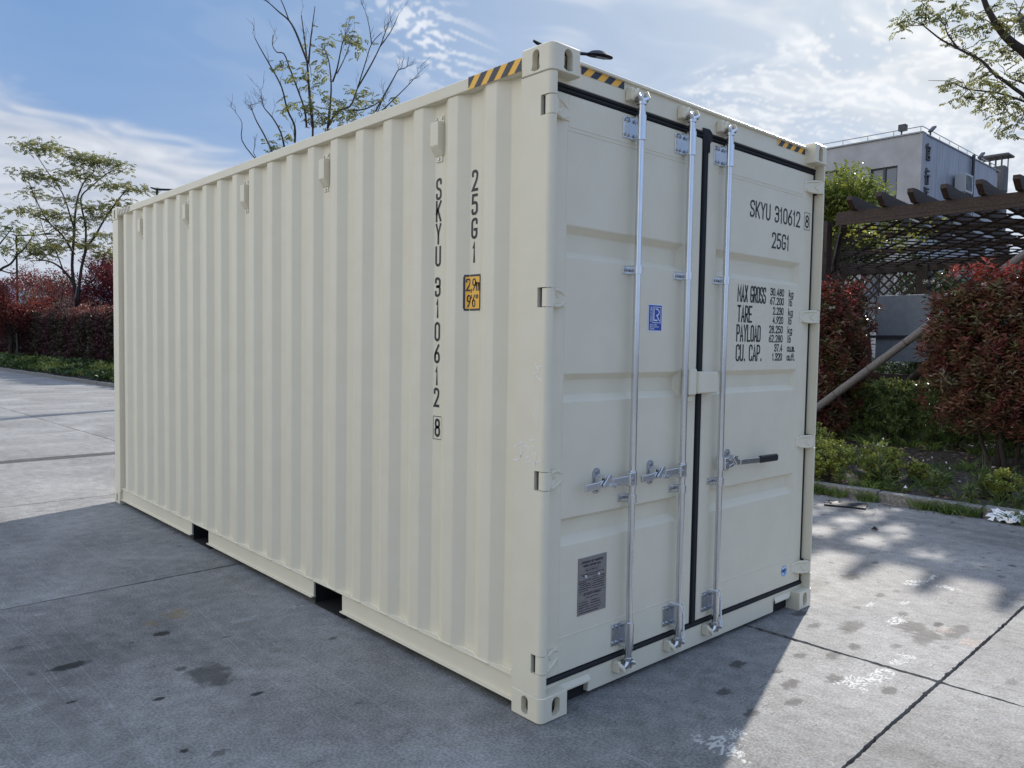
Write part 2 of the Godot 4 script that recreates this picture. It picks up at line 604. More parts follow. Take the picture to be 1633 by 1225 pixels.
func dash(im: Image, r: RandomNumberGenerator, x: float, y: float, len: float, ang: float, c: Color, alpha: float, thick: int) -> void:
	var bend := r.randf_range(-0.00012, 0.00012)
	var w := im.get_width()
	for t in int(len):
		if r.randf() < 0.12:
			continue
		var px := (int(x) % w + w) % w
		var py := (int(y) % w + w) % w
		for k in thick:
			var yy := (py + k) % w
			im.set_pixel(px, yy, im.get_pixel(px, yy).lerp(c, alpha * r.randf_range(0.4, 1.0)))
		x += cos(ang)
		y += sin(ang)
		ang += bend


func blot(im: Image, r: RandomNumberGenerator, at: Vector2, rx: float, ry: float, c: Color, alpha: float, ragged: float, holes := 0.0) -> void:
	# an irregular stain: an ellipse with a noisy rim; holes wear it through
	var f := noise(1.6 / maxf(rx, ry), r.randi() & 0xffff, 4)
	var g := noise(4.0 / maxf(rx, ry) + 0.035, r.randi() & 0xffff, 3)
	var w := int(rx * 1.5) + 2
	var h := int(ry * 1.5) + 2
	var b := Image.create(2 * w, 2 * h, false, Image.FORMAT_RGBA8)
	for j in 2 * h:
		for i in 2 * w:
			var d := Vector2((i - w) / rx, (j - h) / ry).length()
			d += f.get_noise_2d(i, j) * ragged * 1.6
			var a := alpha * (smooth(1.05, 0.5, d) if holes == 0.0 else smooth(1.0, 0.75, d))
			if holes > 0.0:
				a *= smooth(holes - 0.08, holes + 0.05, g.get_noise_2d(i * 0.45, j) * 0.6 + 0.5)
			if a > 0.004:
				b.set_pixel(i, j, Color(c.r, c.g, c.b, a))
	im.blend_rect(b, Rect2i(0, 0, 2 * w, 2 * h), Vector2i(int(at.x) - w, int(at.y) - h))


func concrete_mat(im: Image, bump: ImageTexture) -> StandardMaterial3D:
	var m := mat(Color.WHITE, 0.82, 0.0, 0.35)
	im.convert(Image.FORMAT_RGB8)
	m.albedo_texture = ImageTexture.create_from_image(im)
	m.heightmap_enabled = true
	m.heightmap_texture = bump
	m.heightmap_scale = 0.28
	return m


func jagged(a: float, b: float, r: RandomNumberGenerator, amp: float, step := 0.022) -> Array:
	# offsets along one edge of a slab, chipped here and there
	var out := []
	var n := int(ceil((b - a) / step))
	var drift := 0.0
	for i in n:
		drift = clampf(drift * 0.93 + r.randf_range(-amp, amp) * 0.3, -amp, amp)
		var o := drift + r.randf_range(-amp, amp) * 0.45
		if r.randf() < 0.04:
			o += r.randf_range(0.5, 2.2) * amp
		out.append(Vector2(a + (b - a) * i / n, maxf(o, -amp)))
	return out


func slab_mesh(u0: float, u1: float, s0: float, s1: float, gap: Array, off: Vector2, r: RandomNumberGenerator) -> ArrayMesh:
	var o := PackedVector2Array()
	for q in jagged(u0 + 1.5 * gap[3], u1 - 1.5 * gap[1], r, gap[0] * 0.6):
		o.append(Vector2(q.x, s0 + gap[0] + q.y))
	for q in jagged(s0 + 1.5 * gap[0], s1 - 1.5 * gap[2], r, gap[1] * 0.6):
		o.append(Vector2(u1 - gap[1] - q.y, q.x))
	for q in jagged(u0 + 1.5 * gap[3], u1 - 1.5 * gap[1], r, gap[2] * 0.6):
		o.append(Vector2(u1 + u0 - q.x, s1 - gap[2] - q.y))
	for q in jagged(s0 + 1.5 * gap[0], s1 - 1.5 * gap[2], r, gap[3] * 0.6):
		o.append(Vector2(u0 + gap[3] + q.y, s1 + s0 - q.x))
	for i in o.size():
		o[i] = o[i].clamp(Vector2(u0 + 0.002, s0 + 0.002), Vector2(u1 - 0.002, s1 - 0.002))
	var t := Geometry2D.triangulate_polygon(o)
	if t.is_empty():
		o = PackedVector2Array([Vector2(u0 + gap[3], s0 + gap[0]), Vector2(u1 - gap[1], s0 + gap[0]), Vector2(u1 - gap[1], s1 - gap[2]), Vector2(u0 + gap[3], s1 - gap[2])])
		t = Geometry2D.triangulate_polygon(o)
	var b := MB.new()
	b.has_uv = true
	for i in range(0, t.size(), 3):
		var p := [o[t[i]], o[t[i + 1]], o[t[i + 2]]]
		var q := [site(p[0].x, p[0].y), site(p[1].x, p[1].y), site(p[2].x, p[2].y)]
		if absf((q[1] - q[0]).cross(q[2] - q[0]).y) < 1e-8:
			continue
		if (q[1] - q[0]).cross(q[2] - q[0]).y > 0:
			b.tri(q[0], q[1], q[2])
			b.uv.append_array([(p[0] - off) / 4.5, (p[2] - off) / 4.5, (p[1] - off) / 4.5])
		else:
			b.tri(q[0], q[2], q[1])
			b.uv.append_array([(p[0] - off) / 4.5, (p[1] - off) / 4.5, (p[2] - off) / 4.5])
	for i in o.size():
		var p0 := o[i]
		var p1 := o[(i + 1) % o.size()]
		if p0.distance_to(p1) < 1e-4:
			continue
		var c := b.v.size()
		b.quad(site(p0.x, p0.y), site(p1.x, p1.y), site(p1.x, p1.y, -0.05), site(p0.x, p0.y, -0.05))
		while b.uv.size() < b.v.size():
			b.uv.append((p0 - off) / 4.5)
	return b.mesh()


func make_yard() -> void:
	var r := RandomNumberGenerator.new()
	r.seed = 77
	var gm := PlaneMesh.new()
	gm.size = Vector2(900, 900)
	var g := structure("ground", "dark packed ground that shows in the joints and reaches the horizon", gm, noisy(Color(0.028, 0.027, 0.026), 0.5, 0.8, 30, 0.95))
	g.position.y = -0.046
	var base := concrete_image(41)
	var bump := ImageTexture.create_from_image(height_image())
	var plain := concrete_mat(base.duplicate(), bump)
	var yard := Node3D.new()
	yard.name = "concrete_yard"
	add_child(yard)
	yard.set_meta("kind", "structure")
	yard.set_meta("label", "worn grey concrete yard of large slabs under the container")
	var us := [-22.5, -18.0, -13.5, -9.0, -4.5, 0.0, 4.48]
	var ss := [-78.0]
	while ss[-1] < -9.0:
		ss.append(ss[-1] + 3.2637)
	ss = ss.slice(0, ss.size() - 1)
	ss.append_array([-9.76, -6.5, -3.24, 0.975, 5.2, 9.4, 13.6, 17.8])
	for i in us.size() - 1:
		for j in ss.size() - 1:
			var m := plain
			var off := Vector2(r.randf() * 4.5, r.randf() * 4.5)
			var near: bool = us[i] >= -4.6 and ss[j] > -7.0 and ss[j] < 1.5
			if near:
				off = Vector2(us[i], ss[j])
				var im: Image = base.duplicate()
				if (i + j) % 2:
					im.flip_x()
				if j % 2:
					im.flip_y()
				mark_slab(im, r, us[i], ss[j])
				m = concrete_mat(im, bump)
			# joints: the long one at u = 0 and the cross joints are 12 to 24 mm wide
			var wide := 0.011 if ss[j] > -8.0 else 0.007
			var lng := 0.013 if ss[j] > -8.0 else 0.009
			put("concrete_slab", slab_mesh(us[i], us[i + 1], ss[j], ss[j + 1], [wide - 0.003, lng, wide - 0.003, lng], off, r), m, yard)


func height_image() -> Image:
	var a := noise(0.06, 61, 5).get_seamless_image(1024, 1024)
	return a


func mark_slab(im: Image, r: RandomNumberGenerator, u0: float, s0: float) -> void:
	# stains, drips and worn paint where the photograph has them; [u, s, half width, half length, kind]
	var k := 2048.0 / 4.5
	var dark := Color(0.17, 0.165, 0.16)
	var marks := [
		[1.47, -0.06, 0.10, 0.06, 0], [-0.55, 0.18, 0.06, 0.035, 0], [0.45, 0.36, 0.13, 0.06, 0], [0.71, 0.6, 0.12, 0.09, 0], [0.6, 0.72, 0.16, 0.07, 0], [0.85, 0.82, 0.16, 0.05, 0], [0.88, 0.7, 0.06, 0.03, 1],
		[-0.58, 0.48, 0.07, 0.035, 0], [-0.75, 0.58, 0.06, 0.03, 0], [-0.29, 0.84, 0.06, 0.035, 0], [0.44, 0.05, 0.07, 0.04, 0], [-0.07, 0.47, 0.06, 0.035, 0], [0.92, 0.49, 0.05, 0.03, 0], [-1.0, 0.5, 0.05, 0.03, 0],
		[0.3, 0.2, 0.06, 0.03, 0], [0.15, 0.5, 0.06, 0.03, 0], [-0.2, 0.35, 0.05, 0.03, 0], [1.2, 0.25, 0.06, 0.03, 0], [-0.9, 0.3, 0.05, 0.03, 0], [-0.35, 0.6, 0.06, 0.04, 0],
		[-1.36, 0.56, 0.07, 0.13, 2], [-1.22, 0.55, 0.05, 0.04, 2], [-0.31, 0.69, 0.10, 0.075, 2], [-0.14, 0.74, 0.12, 0.045, 2], [0.22, 0.75, 0.035, 0.05, 2], [0.1, 0.74, 0.05, 0.04, 2], [0.76, 0.51, 0.10, 0.05, 2], [0.95, 0.28, 0.07, 0.025, 2], [1.16, 0.42, 0.05, 0.02, 2],
		[0.8, 0.76, 0.08, 0.04, 3], [0.72, 0.92, 0.09, 0.05, 3], [1.74, 0.5, 0.05, 0.08, 2], [1.66, 0.3, 0.12, 0.04, 2], [1.9, 0.35, 0.16, 0.02, 2],
		[-3.07, -2.08, 0.11, 0.05, 1], [-2.6, -1.51, 0.10, 0.15, 0], [-2.57, -2.22, 0.055, 0.045, 1], [-2.39, -2.48, 0.08, 0.09, 4], [-2.56, -2.42, 0.05, 0.05, 4], [-2.13, -2.13, 0.10, 0.035, 5], [-1.82, -2.13, 0.09, 0.03, 5], [-2.68, -1.68, 0.03, 0.03, 0], [-2.98, -0.89, 0.02, 0.02, 1], [-3.18, -1.65, 0.03, 0.015, 1],
		[-2.53, -1.17, 0.04, 0.02, 1], [-2.88, -1.42, 0.03, 0.02, 1],
	]
	for m in marks:
		var p := Vector2(m[0] - u0, m[1] - s0) * k
		if p.x < -60 or p.y < -60 or p.x > 2108 or p.y > 2108:
			continue
		var rx: float = m[2] * k
		var ry: float = m[3] * k
		match m[4]:
			0: blot(im, r, p, rx * 1.15, ry * 1.15, dark, 0.5, 0.3)
			1: blot(im, r, p, rx, ry, Color(0.12, 0.12, 0.12), 0.75, 0.2)
			2: blot(im, r, p, rx, ry, Color(0.8, 0.8, 0.78), 0.8, 0.6, 0.5)
			3: blot(im, r, p, rx, ry, Color(0.7, 0.58, 0.5), 0.6, 0.6, 0.5)
			4: blot(im, r, p, rx, ry, Color(0.5, 0.38, 0.18), 0.45, 0.5, 0.46)
			5: blot(im, r, p, rx, ry, Color(0.62, 0.65, 0.66), 0.55, 0.5, 0.46)
	# drips and specks scattered over the rest, denser under the doors
	var dense: bool = u0 + 4.5 > 0.2 and s0 > -4.0
	for n in (150 if dense else 22):
		var p := Vector2(r.randf_range(30, 2010), r.randf_range(30, 2010))
		var q := r.randf_range(5, 17)
		blot(im, r, p, q * 1.5, q, dark if r.randf() < 0.7 else Color(0.1, 0.1, 0.1), r.randf_range(0.15, 0.5), 0.3)
	for n in 26:
		blot(im, r, Vector2(r.randf_range(30, 2010), r.randf_range(30, 2010)), r.randf_range(3, 12), r.randf_range(2, 7), Color(0.75, 0.75, 0.73), r.randf_range(0.3, 0.8), 0.5, 0.4)
	for n in 4:
		blot(im, r, Vector2(r.randf_range(100, 1950), r.randf_range(500, 1500)), r.randf_range(25, 60), r.randf_range(500, 1100), Color(0.2, 0.19, 0.18), r.randf_range(0.06, 0.16), 0.5)
	for n in 5:
		blot(im, r, Vector2(r.randf_range(200, 1850), r.randf_range(200, 1850)), r.randf_range(80, 260), r.randf_range(60, 200), Color(0.2, 0.19, 0.18), r.randf_range(0.08, 0.2), 0.6)


# ---------------------------------------------------------------- the container
func ring_face(b: MB, lo: Vector2, hi: Vector2, c: Vector2, hw: float, hh: float, depth: float, to: Callable, key := false) -> void:
	# a flat face from lo to hi with a rounded slot at c (half width hw, half height hh) cut depth deep; to(x, y, d) places it
	var hole := []
	var rim := []
	var angs := []
	for i in 40:
		angs.append(TAU * i / 40.0 + 0.001)
	for q in [lo, Vector2(hi.x, lo.y), hi, Vector2(lo.x, hi.y)]:
		angs.append(fposmod((q - c).angle(), TAU))
	angs.sort()
	for a in angs:
		var d := Vector2(cos(a), sin(a))
		var t := minf(((hi.x - c.x) if d.x > 0 else (lo.x - c.x)) / d.x if absf(d.x) > 1e-6 else 1e9, ((hi.y - c.y) if d.y > 0 else (lo.y - c.y)) / d.y if absf(d.y) > 1e-6 else 1e9)
		rim.append(c + d * t)
		# stadium: straight sides, half-round ends
		var s := hh - hw
		var y := 0.0
		if absf(d.x) * s > absf(d.y) * hw:
			hole.append(c + d * (hw / absf(d.x)))
		else:
			var sy := s * signf(d.y)
			var bq := d.y * sy
			var disc := bq * bq - (sy * sy - hw * hw)
			hole.append(c + d * (bq + sqrt(maxf(disc, 0.0))))
		if key and d.y < -0.8:
			hole[-1] = c + d * (hh * 1.12)
	var k := angs.size()
	for i in k:
		var j := (i + 1) % k
		b.quad(to.call(hole[i].x, hole[i].y, 0.0), to.call(rim[i].x, rim[i].y, 0.0), to.call(rim[j].x, rim[j].y, 0.0), to.call(hole[j].x, hole[j].y, 0.0))
		b.quad(to.call(hole[j].x, hole[j].y, depth), to.call(hole[i].x, hole[i].y, depth), to.call(hole[i].x, hole[i].y, 0.0), to.call(hole[j].x, hole[j].y, 0.0))


func casting(parent: Node3D, sx: bool, sz: bool, top: bool) -> void:
	# local frame: outer corner at the origin, +x and +z inward
	var y0 := CH - 0.118 if top else 0.0
	var b := MB.new()
	var o := Vector3(CW if sx else 0.0, y0, -CL if sz else 0.0)
	b.xf = Transform3D(Basis(Vector3(-1.0 if sx else 1.0, 0, 0), Vector3.UP, Vector3(0, 0, 1.0 if sz else -1.0)), o)
	var h := 0.118
	var r := 0.024
	var e := 0.006
	var wx := 0.162
	var wz := 0.178
	var pr := 0.004    # castings stand a little proud of the posts
	var side := func(z, y, d): return Vector3(-pr + d, y, z)
	var front := func(x, y, d): return Vector3(x, y, -pr + d)
	ring_face(b, Vector2(r, e), Vector2(wz, h - e), Vector2(0.095, 0.06), 0.021, 0.042, 0.032, side, top)
	ring_face(b, Vector2(r, e), Vector2(wx, h - e), Vector2(0.092, 0.06), 0.0255, 0.043, 0.032, front, top)
	# rounded outer corner
	var pts := []
	var ns := []
	for i in 9:
		var a := PI / 2 * i / 8.0
		pts.append(Vector3(r - (r + pr) * cos(a), e, r - (r + pr) * sin(a)))
		ns.append(Vector3(-cos(a), 0, -sin(a)))
	b.strip(pts, ns, Vector3(0, h - 2 * e, 0))
	# plan outline, bevelled to the flat top and bottom
	var plan := [Vector3(-pr, 0, wz)]
	for p in pts:
		plan.append(Vector3(p.x, 0, p.z))
	plan.append_array([Vector3(wx, 0, -pr), Vector3(wx, 0, wz)])
	var mid := Vector3(wx / 2, 0, wz / 2)
	for yy in [[h - e, h], [e, 0.0]]:
		for i in plan.size():
			var p: Vector3 = plan[i]
			var q: Vector3 = plan[(i + 1) % plan.size()]
			var pi := p + (mid - p).normalized() * e
			var qi := q + (mid - q).normalized() * e
			var up := Vector3.UP * (1.0 if yy[1] > yy[0] else -1.0)
			var n0 := (Vector3(p.x - mid.x, 0, p.z - mid.z).normalized() + up).normalized()
			var n1 := (Vector3(q.x - mid.x, 0, q.z - mid.z).normalized() + up).normalized()
			p.y = yy[0]; q.y = yy[0]; pi.y = yy[1]; qi.y = yy[1]
			if up.y > 0:
				b.tri(p, pi, q, n0, up, n1); b.tri(q, pi, qi, n1, up, up); b.tri(pi, Vector3(mid.x, yy[1], mid.z), qi)
			else:
				b.tri(p, q, pi, n0, n1, up); b.tri(q, qi, pi, n1, up, up); b.tri(pi, qi, Vector3(mid.x, yy[1], mid.z))
	b.quad(Vector3(wx, 0, -pr), Vector3(wx, h - e, -pr), Vector3(wx, h - e, wz), Vector3(wx, 0, wz))
	b.quad(Vector3(-pr, 0, wz), Vector3(wx, 0, wz), Vector3(wx, h - e, wz), Vector3(-pr, h - e, wz))
	# the hollow behind the slots
	b.box(Vector3(0.075, 0.01, 0.075), Vector3(wx - 0.004, h - 0.01, wz - 0.004))
	part("corner_casting", b, M.paint, parent)


func post_profile(cut: bool) -> Array:
	var p := []
	if cut:
		return [Vector2(0.03, 0.186), Vector2(0, 0.186), Vector2(0, 0.064), Vector2(0.04, 0.064), Vector2(0.04, 0.09)]
	p.append_array([Vector2(0.03, 0.186), Vector2(0, 0.186)])
	for i in 9:
		var a := PI / 2 * i / 8.0
		p.append(Vector2(0.026 - 0.026 * cos(a), 0.026 - 0.026 * sin(a)))
	p.append_array([Vector2(0.033, 0.0), Vector2(0.033, 0.09)])
	return p


func corner_post(parent: Node3D, sx: bool, sz: bool, hinge_y: Array) -> void:
	var b := MB.new()
	b.xf = Transform3D(Basis(Vector3(-1.0 if sx else 1.0, 0, 0), Vector3.UP, Vector3(0, 0, 1.0 if sz else -1.0)), Vector3(CW if sx else 0.0, 0, -CL if sz else 0.0))
	var cuts := [[0.118, false]]
	for y in hinge_y:
		cuts.append([y - 0.042, true])
		cuts.append([y + 0.042, false])
	cuts.append([CH - 0.118, false])
	for i in cuts.size() - 1:
		var prof := post_profile(cuts[i][1])
		var y0: float = cuts[i][0]
		var y1: float = cuts[i + 1][0]
		if cuts[i][1]:
			b.prism(prof, y0, y1)
		else:
			# the long pieces get a smooth rounded edge
			var pts := []
			var ns := []
			for k in prof.size():
				var q: Vector2 = prof[k]
				pts.append(Vector3(q.x, y0, q.y))
			for k in prof.size():
				if k >= 2 and k <= 10:
					var a := PI / 2 * (k - 2) / 8.0
					ns.append(Vector3(-cos(a), 0, -sin(a)))
				else:
					ns.append(Vector3(-1, 0, 0) if k < 2 else Vector3(0, 0, -1))
			b.strip(pts.slice(1, 12), ns.slice(1, 12), Vector3(0, y1 - y0, 0))
			b.quad(Vector3(0.033, y0, 0), Vector3(0.033, y1, 0), Vector3(0.033, y1, 0.09), Vector3(0.033, y0, 0.09))
			b.quad(Vector3(0, y0, 0.186), Vector3(0.05, y0, 0.186), Vector3(0.05, y1, 0.186), Vector3(0, y1, 0.186))
			for yy in [y0, y1]:
				var flat := PackedVector2Array(prof)
				var t := Geometry2D.triangulate_polygon(flat)
				for k in range(0, t.size(), 3):
					b.tri(Vector3(flat[t[k]].x, yy, flat[t[k]].y), Vector3(flat[t[k + 1]].x, yy, flat[t[k + 1]].y), Vector3(flat[t[k + 2]].x, yy, flat[t[k + 2]].y))
	part("corner_post", b, M.paint, parent)


func side_wall(parent: Node3D, right: bool) -> void:
	# trapezoid corrugation: outer flat 72, slope 68, inner flat 71, slope 68 mm
	var xs := []   # (z, depth)
	var z := -0.18
	xs.append(Vector2(-0.176, 0.009))
	for k in 21:
		var d := -0.358 - 0.2788 * (k - 1)  # start of a camera-side slope
		if d < -0.2 and d > -5.87:
			xs.append_array([Vector2(d + 0.136, 0.045), Vector2(d + 0.066, 0.045), Vector2(d, 0.009), Vector2(d - 0.072, 0.009), Vector2(d - 0.140, 0.045)])
	xs.sort_custom(func(a, c): return a.x > c.x)
	var clean := [xs[0]]
	for p in xs:
		if absf(p.x - clean[-1].x) > 0.01:
			clean.append(p)
	# the first slope leaves the post's outer flat
	var line := []
	for p in clean:
		if p.x < -0.17 and p.x > -5.875:
			line.append(p)
	line.insert(0, Vector2(-0.15, 0.009))
	line.append(Vector2(-5.875, line[-1].y))
	# rounded bends
	var pts := []
	var ns := []
	for i in line.size():
		var p: Vector2 = line[i]
		var a: Vector2 = line[max(i - 1, 0)]
		var c: Vector2 = line[min(i + 1, line.size() - 1)]
		var d0 := (p - a).normalized() if i > 0 else (c - p).normalized()
		var d1 := (c - p).normalized() if i < line.size() - 1 else d0
		var n0 := Vector2(d0.y, -d0.x)
		var n1 := Vector2(d1.y, -d1.x)
		if n0.y > 0:
			n0 = -n0
		if n1.y > 0:
			n1 = -n1
		for q in [[p - d0 * 0.006, n0], [p + d1 * 0.006, n1]]:
			pts.append(q[0]); ns.append(q[1])
	var b := MB.new()
	b.xf = Transform3D(Basis(Vector3(-1 if right else 1, 0, 0), Vector3.UP, Vector3(0, 0, 1)), Vector3(CW if right else 0.0, 0, 0))
	var p3 := []
	var n3 := []
	var bead := []
	for i in pts.size():
		p3.append(Vector3(pts[i].y, 0.158, pts[i].x))
		n3.append(Vector3(ns[i].y, 0, ns[i].x).normalized())
		bead.append(Vector3(pts[i].y - 0.003, 0.162, pts[i].x))
	b.strip(p3, n3, Vector3(0, 2.655, 0))
	part("side_wall", b, M.paint, parent)
	if not right:
		var w := MB.new()
		var radii := []
		var rr := RandomNumberGenerator.new()
		rr.seed = 4
		for q in bead:
			radii.append(0.005 * rr.randf_range(0.8, 1.3))
		w.tube(bead, radii, 6, false)
		part("weld_bead", w, M.paint, parent)


func letters_on_side(parent: Node3D) -> void:
	var inner := func(z, y): return Vector3(0.0438, y, z)
	var b := MB.new()
	var ys := [[2.349, 2.456, "S"], [2.241, 2.346, "K"], [2.130, 2.234, "Y"], [2.020, 2.122, "U"], [1.870, 1.968, "3"], [1.765, 1.860, "1"], [1.648, 1.746, "0"], [1.538, 1.634, "6"], [1.428, 1.522, "1"], [1.318, 1.416, "2"]]
	for q in ys:
		var w := 0.046 if q[2] != "1" else 0.022
		text_line(b, q[2], -0.8215 - w / 2, q[0], w, q[1] - q[0], 0.0135, inner)
	text_line(b, "8", -0.835, 1.168, 0.046, 0.094, 0.0135, inner)
	stroke(b, [Vector2(-0.846, 1.157), Vector2(-0.778, 1.157), Vector2(-0.778, 1.272), Vector2(-0.846, 1.272), Vector2(-0.846, 1.157)], 0.0032, inner)
	part("painted_number", b, M.black_paint, parent)
	var c := MB.new()
	for q in [[2.356, 2.456, "2"], [2.245, 2.344, "5"], [2.133, 2.232, "G"], [2.022, 2.118, "1"]]:
		var w := 0.046 if q[2] != "1" else 0.022
		text_line(c, q[2], -0.542 - w / 2, q[0], w, q[1] - q[0], 0.0135, inner)
	part("painted_size_code", c, M.black_paint, parent)


func height_sign(parent: Node3D) -> void:
	# the sticker follows the corrugation: 35 mm of slope, the inner flat, then round the next bend
	var bend := func(s, y, lift):
		# s = 0 at the slope's bend into the flat; positive towards the door
		var z0 := -0.5708
		var out := Vector3(-1, 0, 0)
		if s < 0.0:
			var dirn := Vector3(-0.036, 0, -0.066).normalized()
			return Vector3(0.045, y, z0) + dirn * -s + Vector3(-0.066, 0, 0.036).normalized() * lift
		if s < 0.0705:
			return Vector3(0.045, y, z0 + s) + out * lift
		var d2 := Vector3(-0.036, 0, 0.066).normalized()
		return Vector3(0.045, y, z0 + 0.0705) + d2 * (s - 0.0705) + Vector3(-0.066, 0, -0.036).normalized() * lift
	var root := Node3D.new()
	root.name = "height_sticker"
	parent.add_child(root)
	var bk := MB.new()
	var yl := MB.new()
	var s0 := -0.034
	var s1 := 0.092
	var cols := [s0, s0 + 0.004, s0 + 0.012, -0.0002, 0.0002, 0.035, 0.0703, 0.0707, s1 - 0.012, s1 - 0.004, s1]
	for i in cols.size() - 1:
		var a: float = cols[i]
		var c: float = cols[i + 1]
		var ra := 0.010 if a == s0 or c == s1 else 0.0
		bk.quad(bend.call(a, 1.796 + ra, 0.0012), bend.call(c, 1.796 + ra, 0.0012), bend.call(c, 1.967 - ra, 0.0012), bend.call(a, 1.967 - ra, 0.0012))
		if i >= 2 and i < cols.size() - 3:
			yl.quad(bend.call(a, 1.806, 0.0018), bend.call(c, 1.806, 0.0018), bend.call(c, 1.957, 0.0018), bend.call(a, 1.957, 0.0018))
	part("black_border", bk, M.navy, root)
	part("yellow_field", yl, M.yellow, root)
	var t := MB.new()
	var onto := func(s, y): return bend.call(s, y, 0.0024)
	text_line(t, "2,9m", -0.020, 1.889, 0.100, 0.060, 0.0075, onto, 0.35)
	text_line(t, "9'6\"", -0.014, 1.812, 0.082, 0.060, 0.0075, onto, 0.35)
	part("height_figures", t, M.navy, root)


func hazard(parent: Node3D, x0: float, x1: float, y0: float, y1: float, to: Callable, n: int, first_dark: bool, light: Material, dark: Material, lean := 0.035) -> void:
	var root := Node3D.new()
	root.name = "hazard_sticker"
	parent.add_child(root)
	for c in parent.get_children():
		if c != root and String(c.name).begins_with("hazard_sticker"):
			root.name = "hazard_sticker_%03d" % (root.get_index())
	var b := MB.new()
	b.quad(to.call(x0, y0, 0.001), to.call(x1, y0, 0.001), to.call(x1, y1, 0.001), to.call(x0, y1, 0.001))
	part("yellow_ground", b, light, root)
	var w := (x1 - x0 + lean) / n
	for i in n:
		if (i % 2 == 0) != first_dark:
			continue
		var a := x0 - lean + i * w
		var poly := PackedVector2Array([Vector2(a, y0), Vector2(a + w, y0), Vector2(a + w + lean, y1), Vector2(a + lean, y1)])
		var clip := Geometry2D.intersect_polygons(poly, PackedVector2Array([Vector2(x0, y0), Vector2(x1, y0), Vector2(x1, y1), Vector2(x0, y1)]))
		if clip.is_empty():
			continue
		var s := MB.new()
		var q := clip[0]
		var t := Geometry2D.triangulate_polygon(q)
		for k in range(0, t.size(), 3):
			s.tri(to.call(q[t[k]].x, q[t[k]].y, 0.002), to.call(q[t[k + 1]].x, q[t[k + 1]].y, 0.002), to.call(q[t[k + 2]].x, q[t[k + 2]].y, 0.002))
		part("dark_stripe", s, dark, root)


func vent(parent: Node3D, z: float) -> void:
	var root := Node3D.new()
	root.name = "air_vent"
	parent.add_child(root, true)
	root.name = "air_vent" if z > -1.0 else "air_vent_%03d" % int(absf(z) / 1.1)
	var b := MB.new()
	b.bbox(Vector3(0.0395, 2.712, z - 0.034), Vector3(0.0452, 2.757, z + 0.034), 0.0015)
	b.bbox(Vector3(0.0395, 2.533, z - 0.024), Vector3(0.0452, 2.575, z + 0.024), 0.0015)
	part("flange", b, M.paint, root)
	var h := MB.new()
	var prof := [Vector2(0.044, 2.725), Vector2(0.010, 2.722), Vector2(0.006, 2.716), Vector2(0.006, 2.608), Vector2(0.010, 2.600), Vector2(0.036, 2.562), Vector2(0.044, 2.562)]
	for i in prof.size() - 1:
		var p: Vector2 = prof[i]
		var q: Vector2 = prof[i + 1]
		h.quad(Vector3(p.x, p.y, z - 0.031), Vector3(q.x, q.y, z - 0.031), Vector3(q.x, q.y, z + 0.031), Vector3(p.x, p.y, z + 0.031))
	for s in [-1, 1]:
		var t := Geometry2D.triangulate_polygon(PackedVector2Array(prof))
		for k in range(0, t.size(), 3):
			var a: Vector2 = prof[t[k]]
			var c: Vector2 = prof[t[k + 1]]
			var d: Vector2 = prof[t[k + 2]]
			h.tri(Vector3(a.x, a.y, z + 0.031 * s), Vector3(c.x, c.y, z + 0.031 * s), Vector3(d.x, d.y, z + 0.031 * s))
	part("hood", h, M.paint, root)
	for q in [[-0.022, 2.742], [0.022, 2.742], [0.0, 2.547]]:
		var k := MB.new()
		k.bolt(Vector3(0.0395, q[1], z + q[0]), Vector3(-1, 0, 0), 0.0075, 0.005)
		part("bolt", k, M.zinc_dull, root)


func groove(b: MB, x0: float, x1: float, y0: float, y1: float, y2: float, y3: float, e: float) -> void:
	# a pressed channel: y3 top edge, y2 floor top, y1 floor bottom, y0 bottom edge
	var d := 0.036
	var z0 := ZF
	var z1 := ZF - d
	var rnd := 0.006
	var fl := [Vector3(x0 + e, y1, z1), Vector3(x1 - e, y1, z1), Vector3(x1 - e, y2, z1), Vector3(x0 + e, y2, z1)]
	var ou := [Vector3(x0, y0, z0), Vector3(x1, y0, z0), Vector3(x1, y3, z0), Vector3(x0, y3, z0)]
	b.quad(fl[0], fl[1], fl[2], fl[3])
	for i in 4:
		var j := (i + 1) % 4
		var nf: Vector3 = (fl[j] - ou[i]).cross(fl[i] - ou[i]).normalized()
		var nn: Vector3 = (ou[j] - ou[i]).cross(fl[j] - ou[i]).normalized()
		if nn.z < 0:
			nn = -nn
		# rims softened: normals turn over the last few millimetres
		var m0: Vector3 = ou[i].lerp(fl[i], 0.16)
		var m1: Vector3 = ou[j].lerp(fl[j], 0.16)
		var k0: Vector3 = ou[i].lerp(fl[i], 0.86)
		var k1: Vector3 = ou[j].lerp(fl[j], 0.86)
		var zn := Vector3(0, 0, 1)
		b.tri(ou[i], ou[j], m1, zn, zn, nn); b.tri(ou[i], m1, m0, zn, nn, nn)
		b.quad(m0, m1, k1, k0, nn)
		b.tri(k0, k1, fl[j], nn, nn, zn); b.tri(k0, fl[j], fl[i], nn, zn, zn)


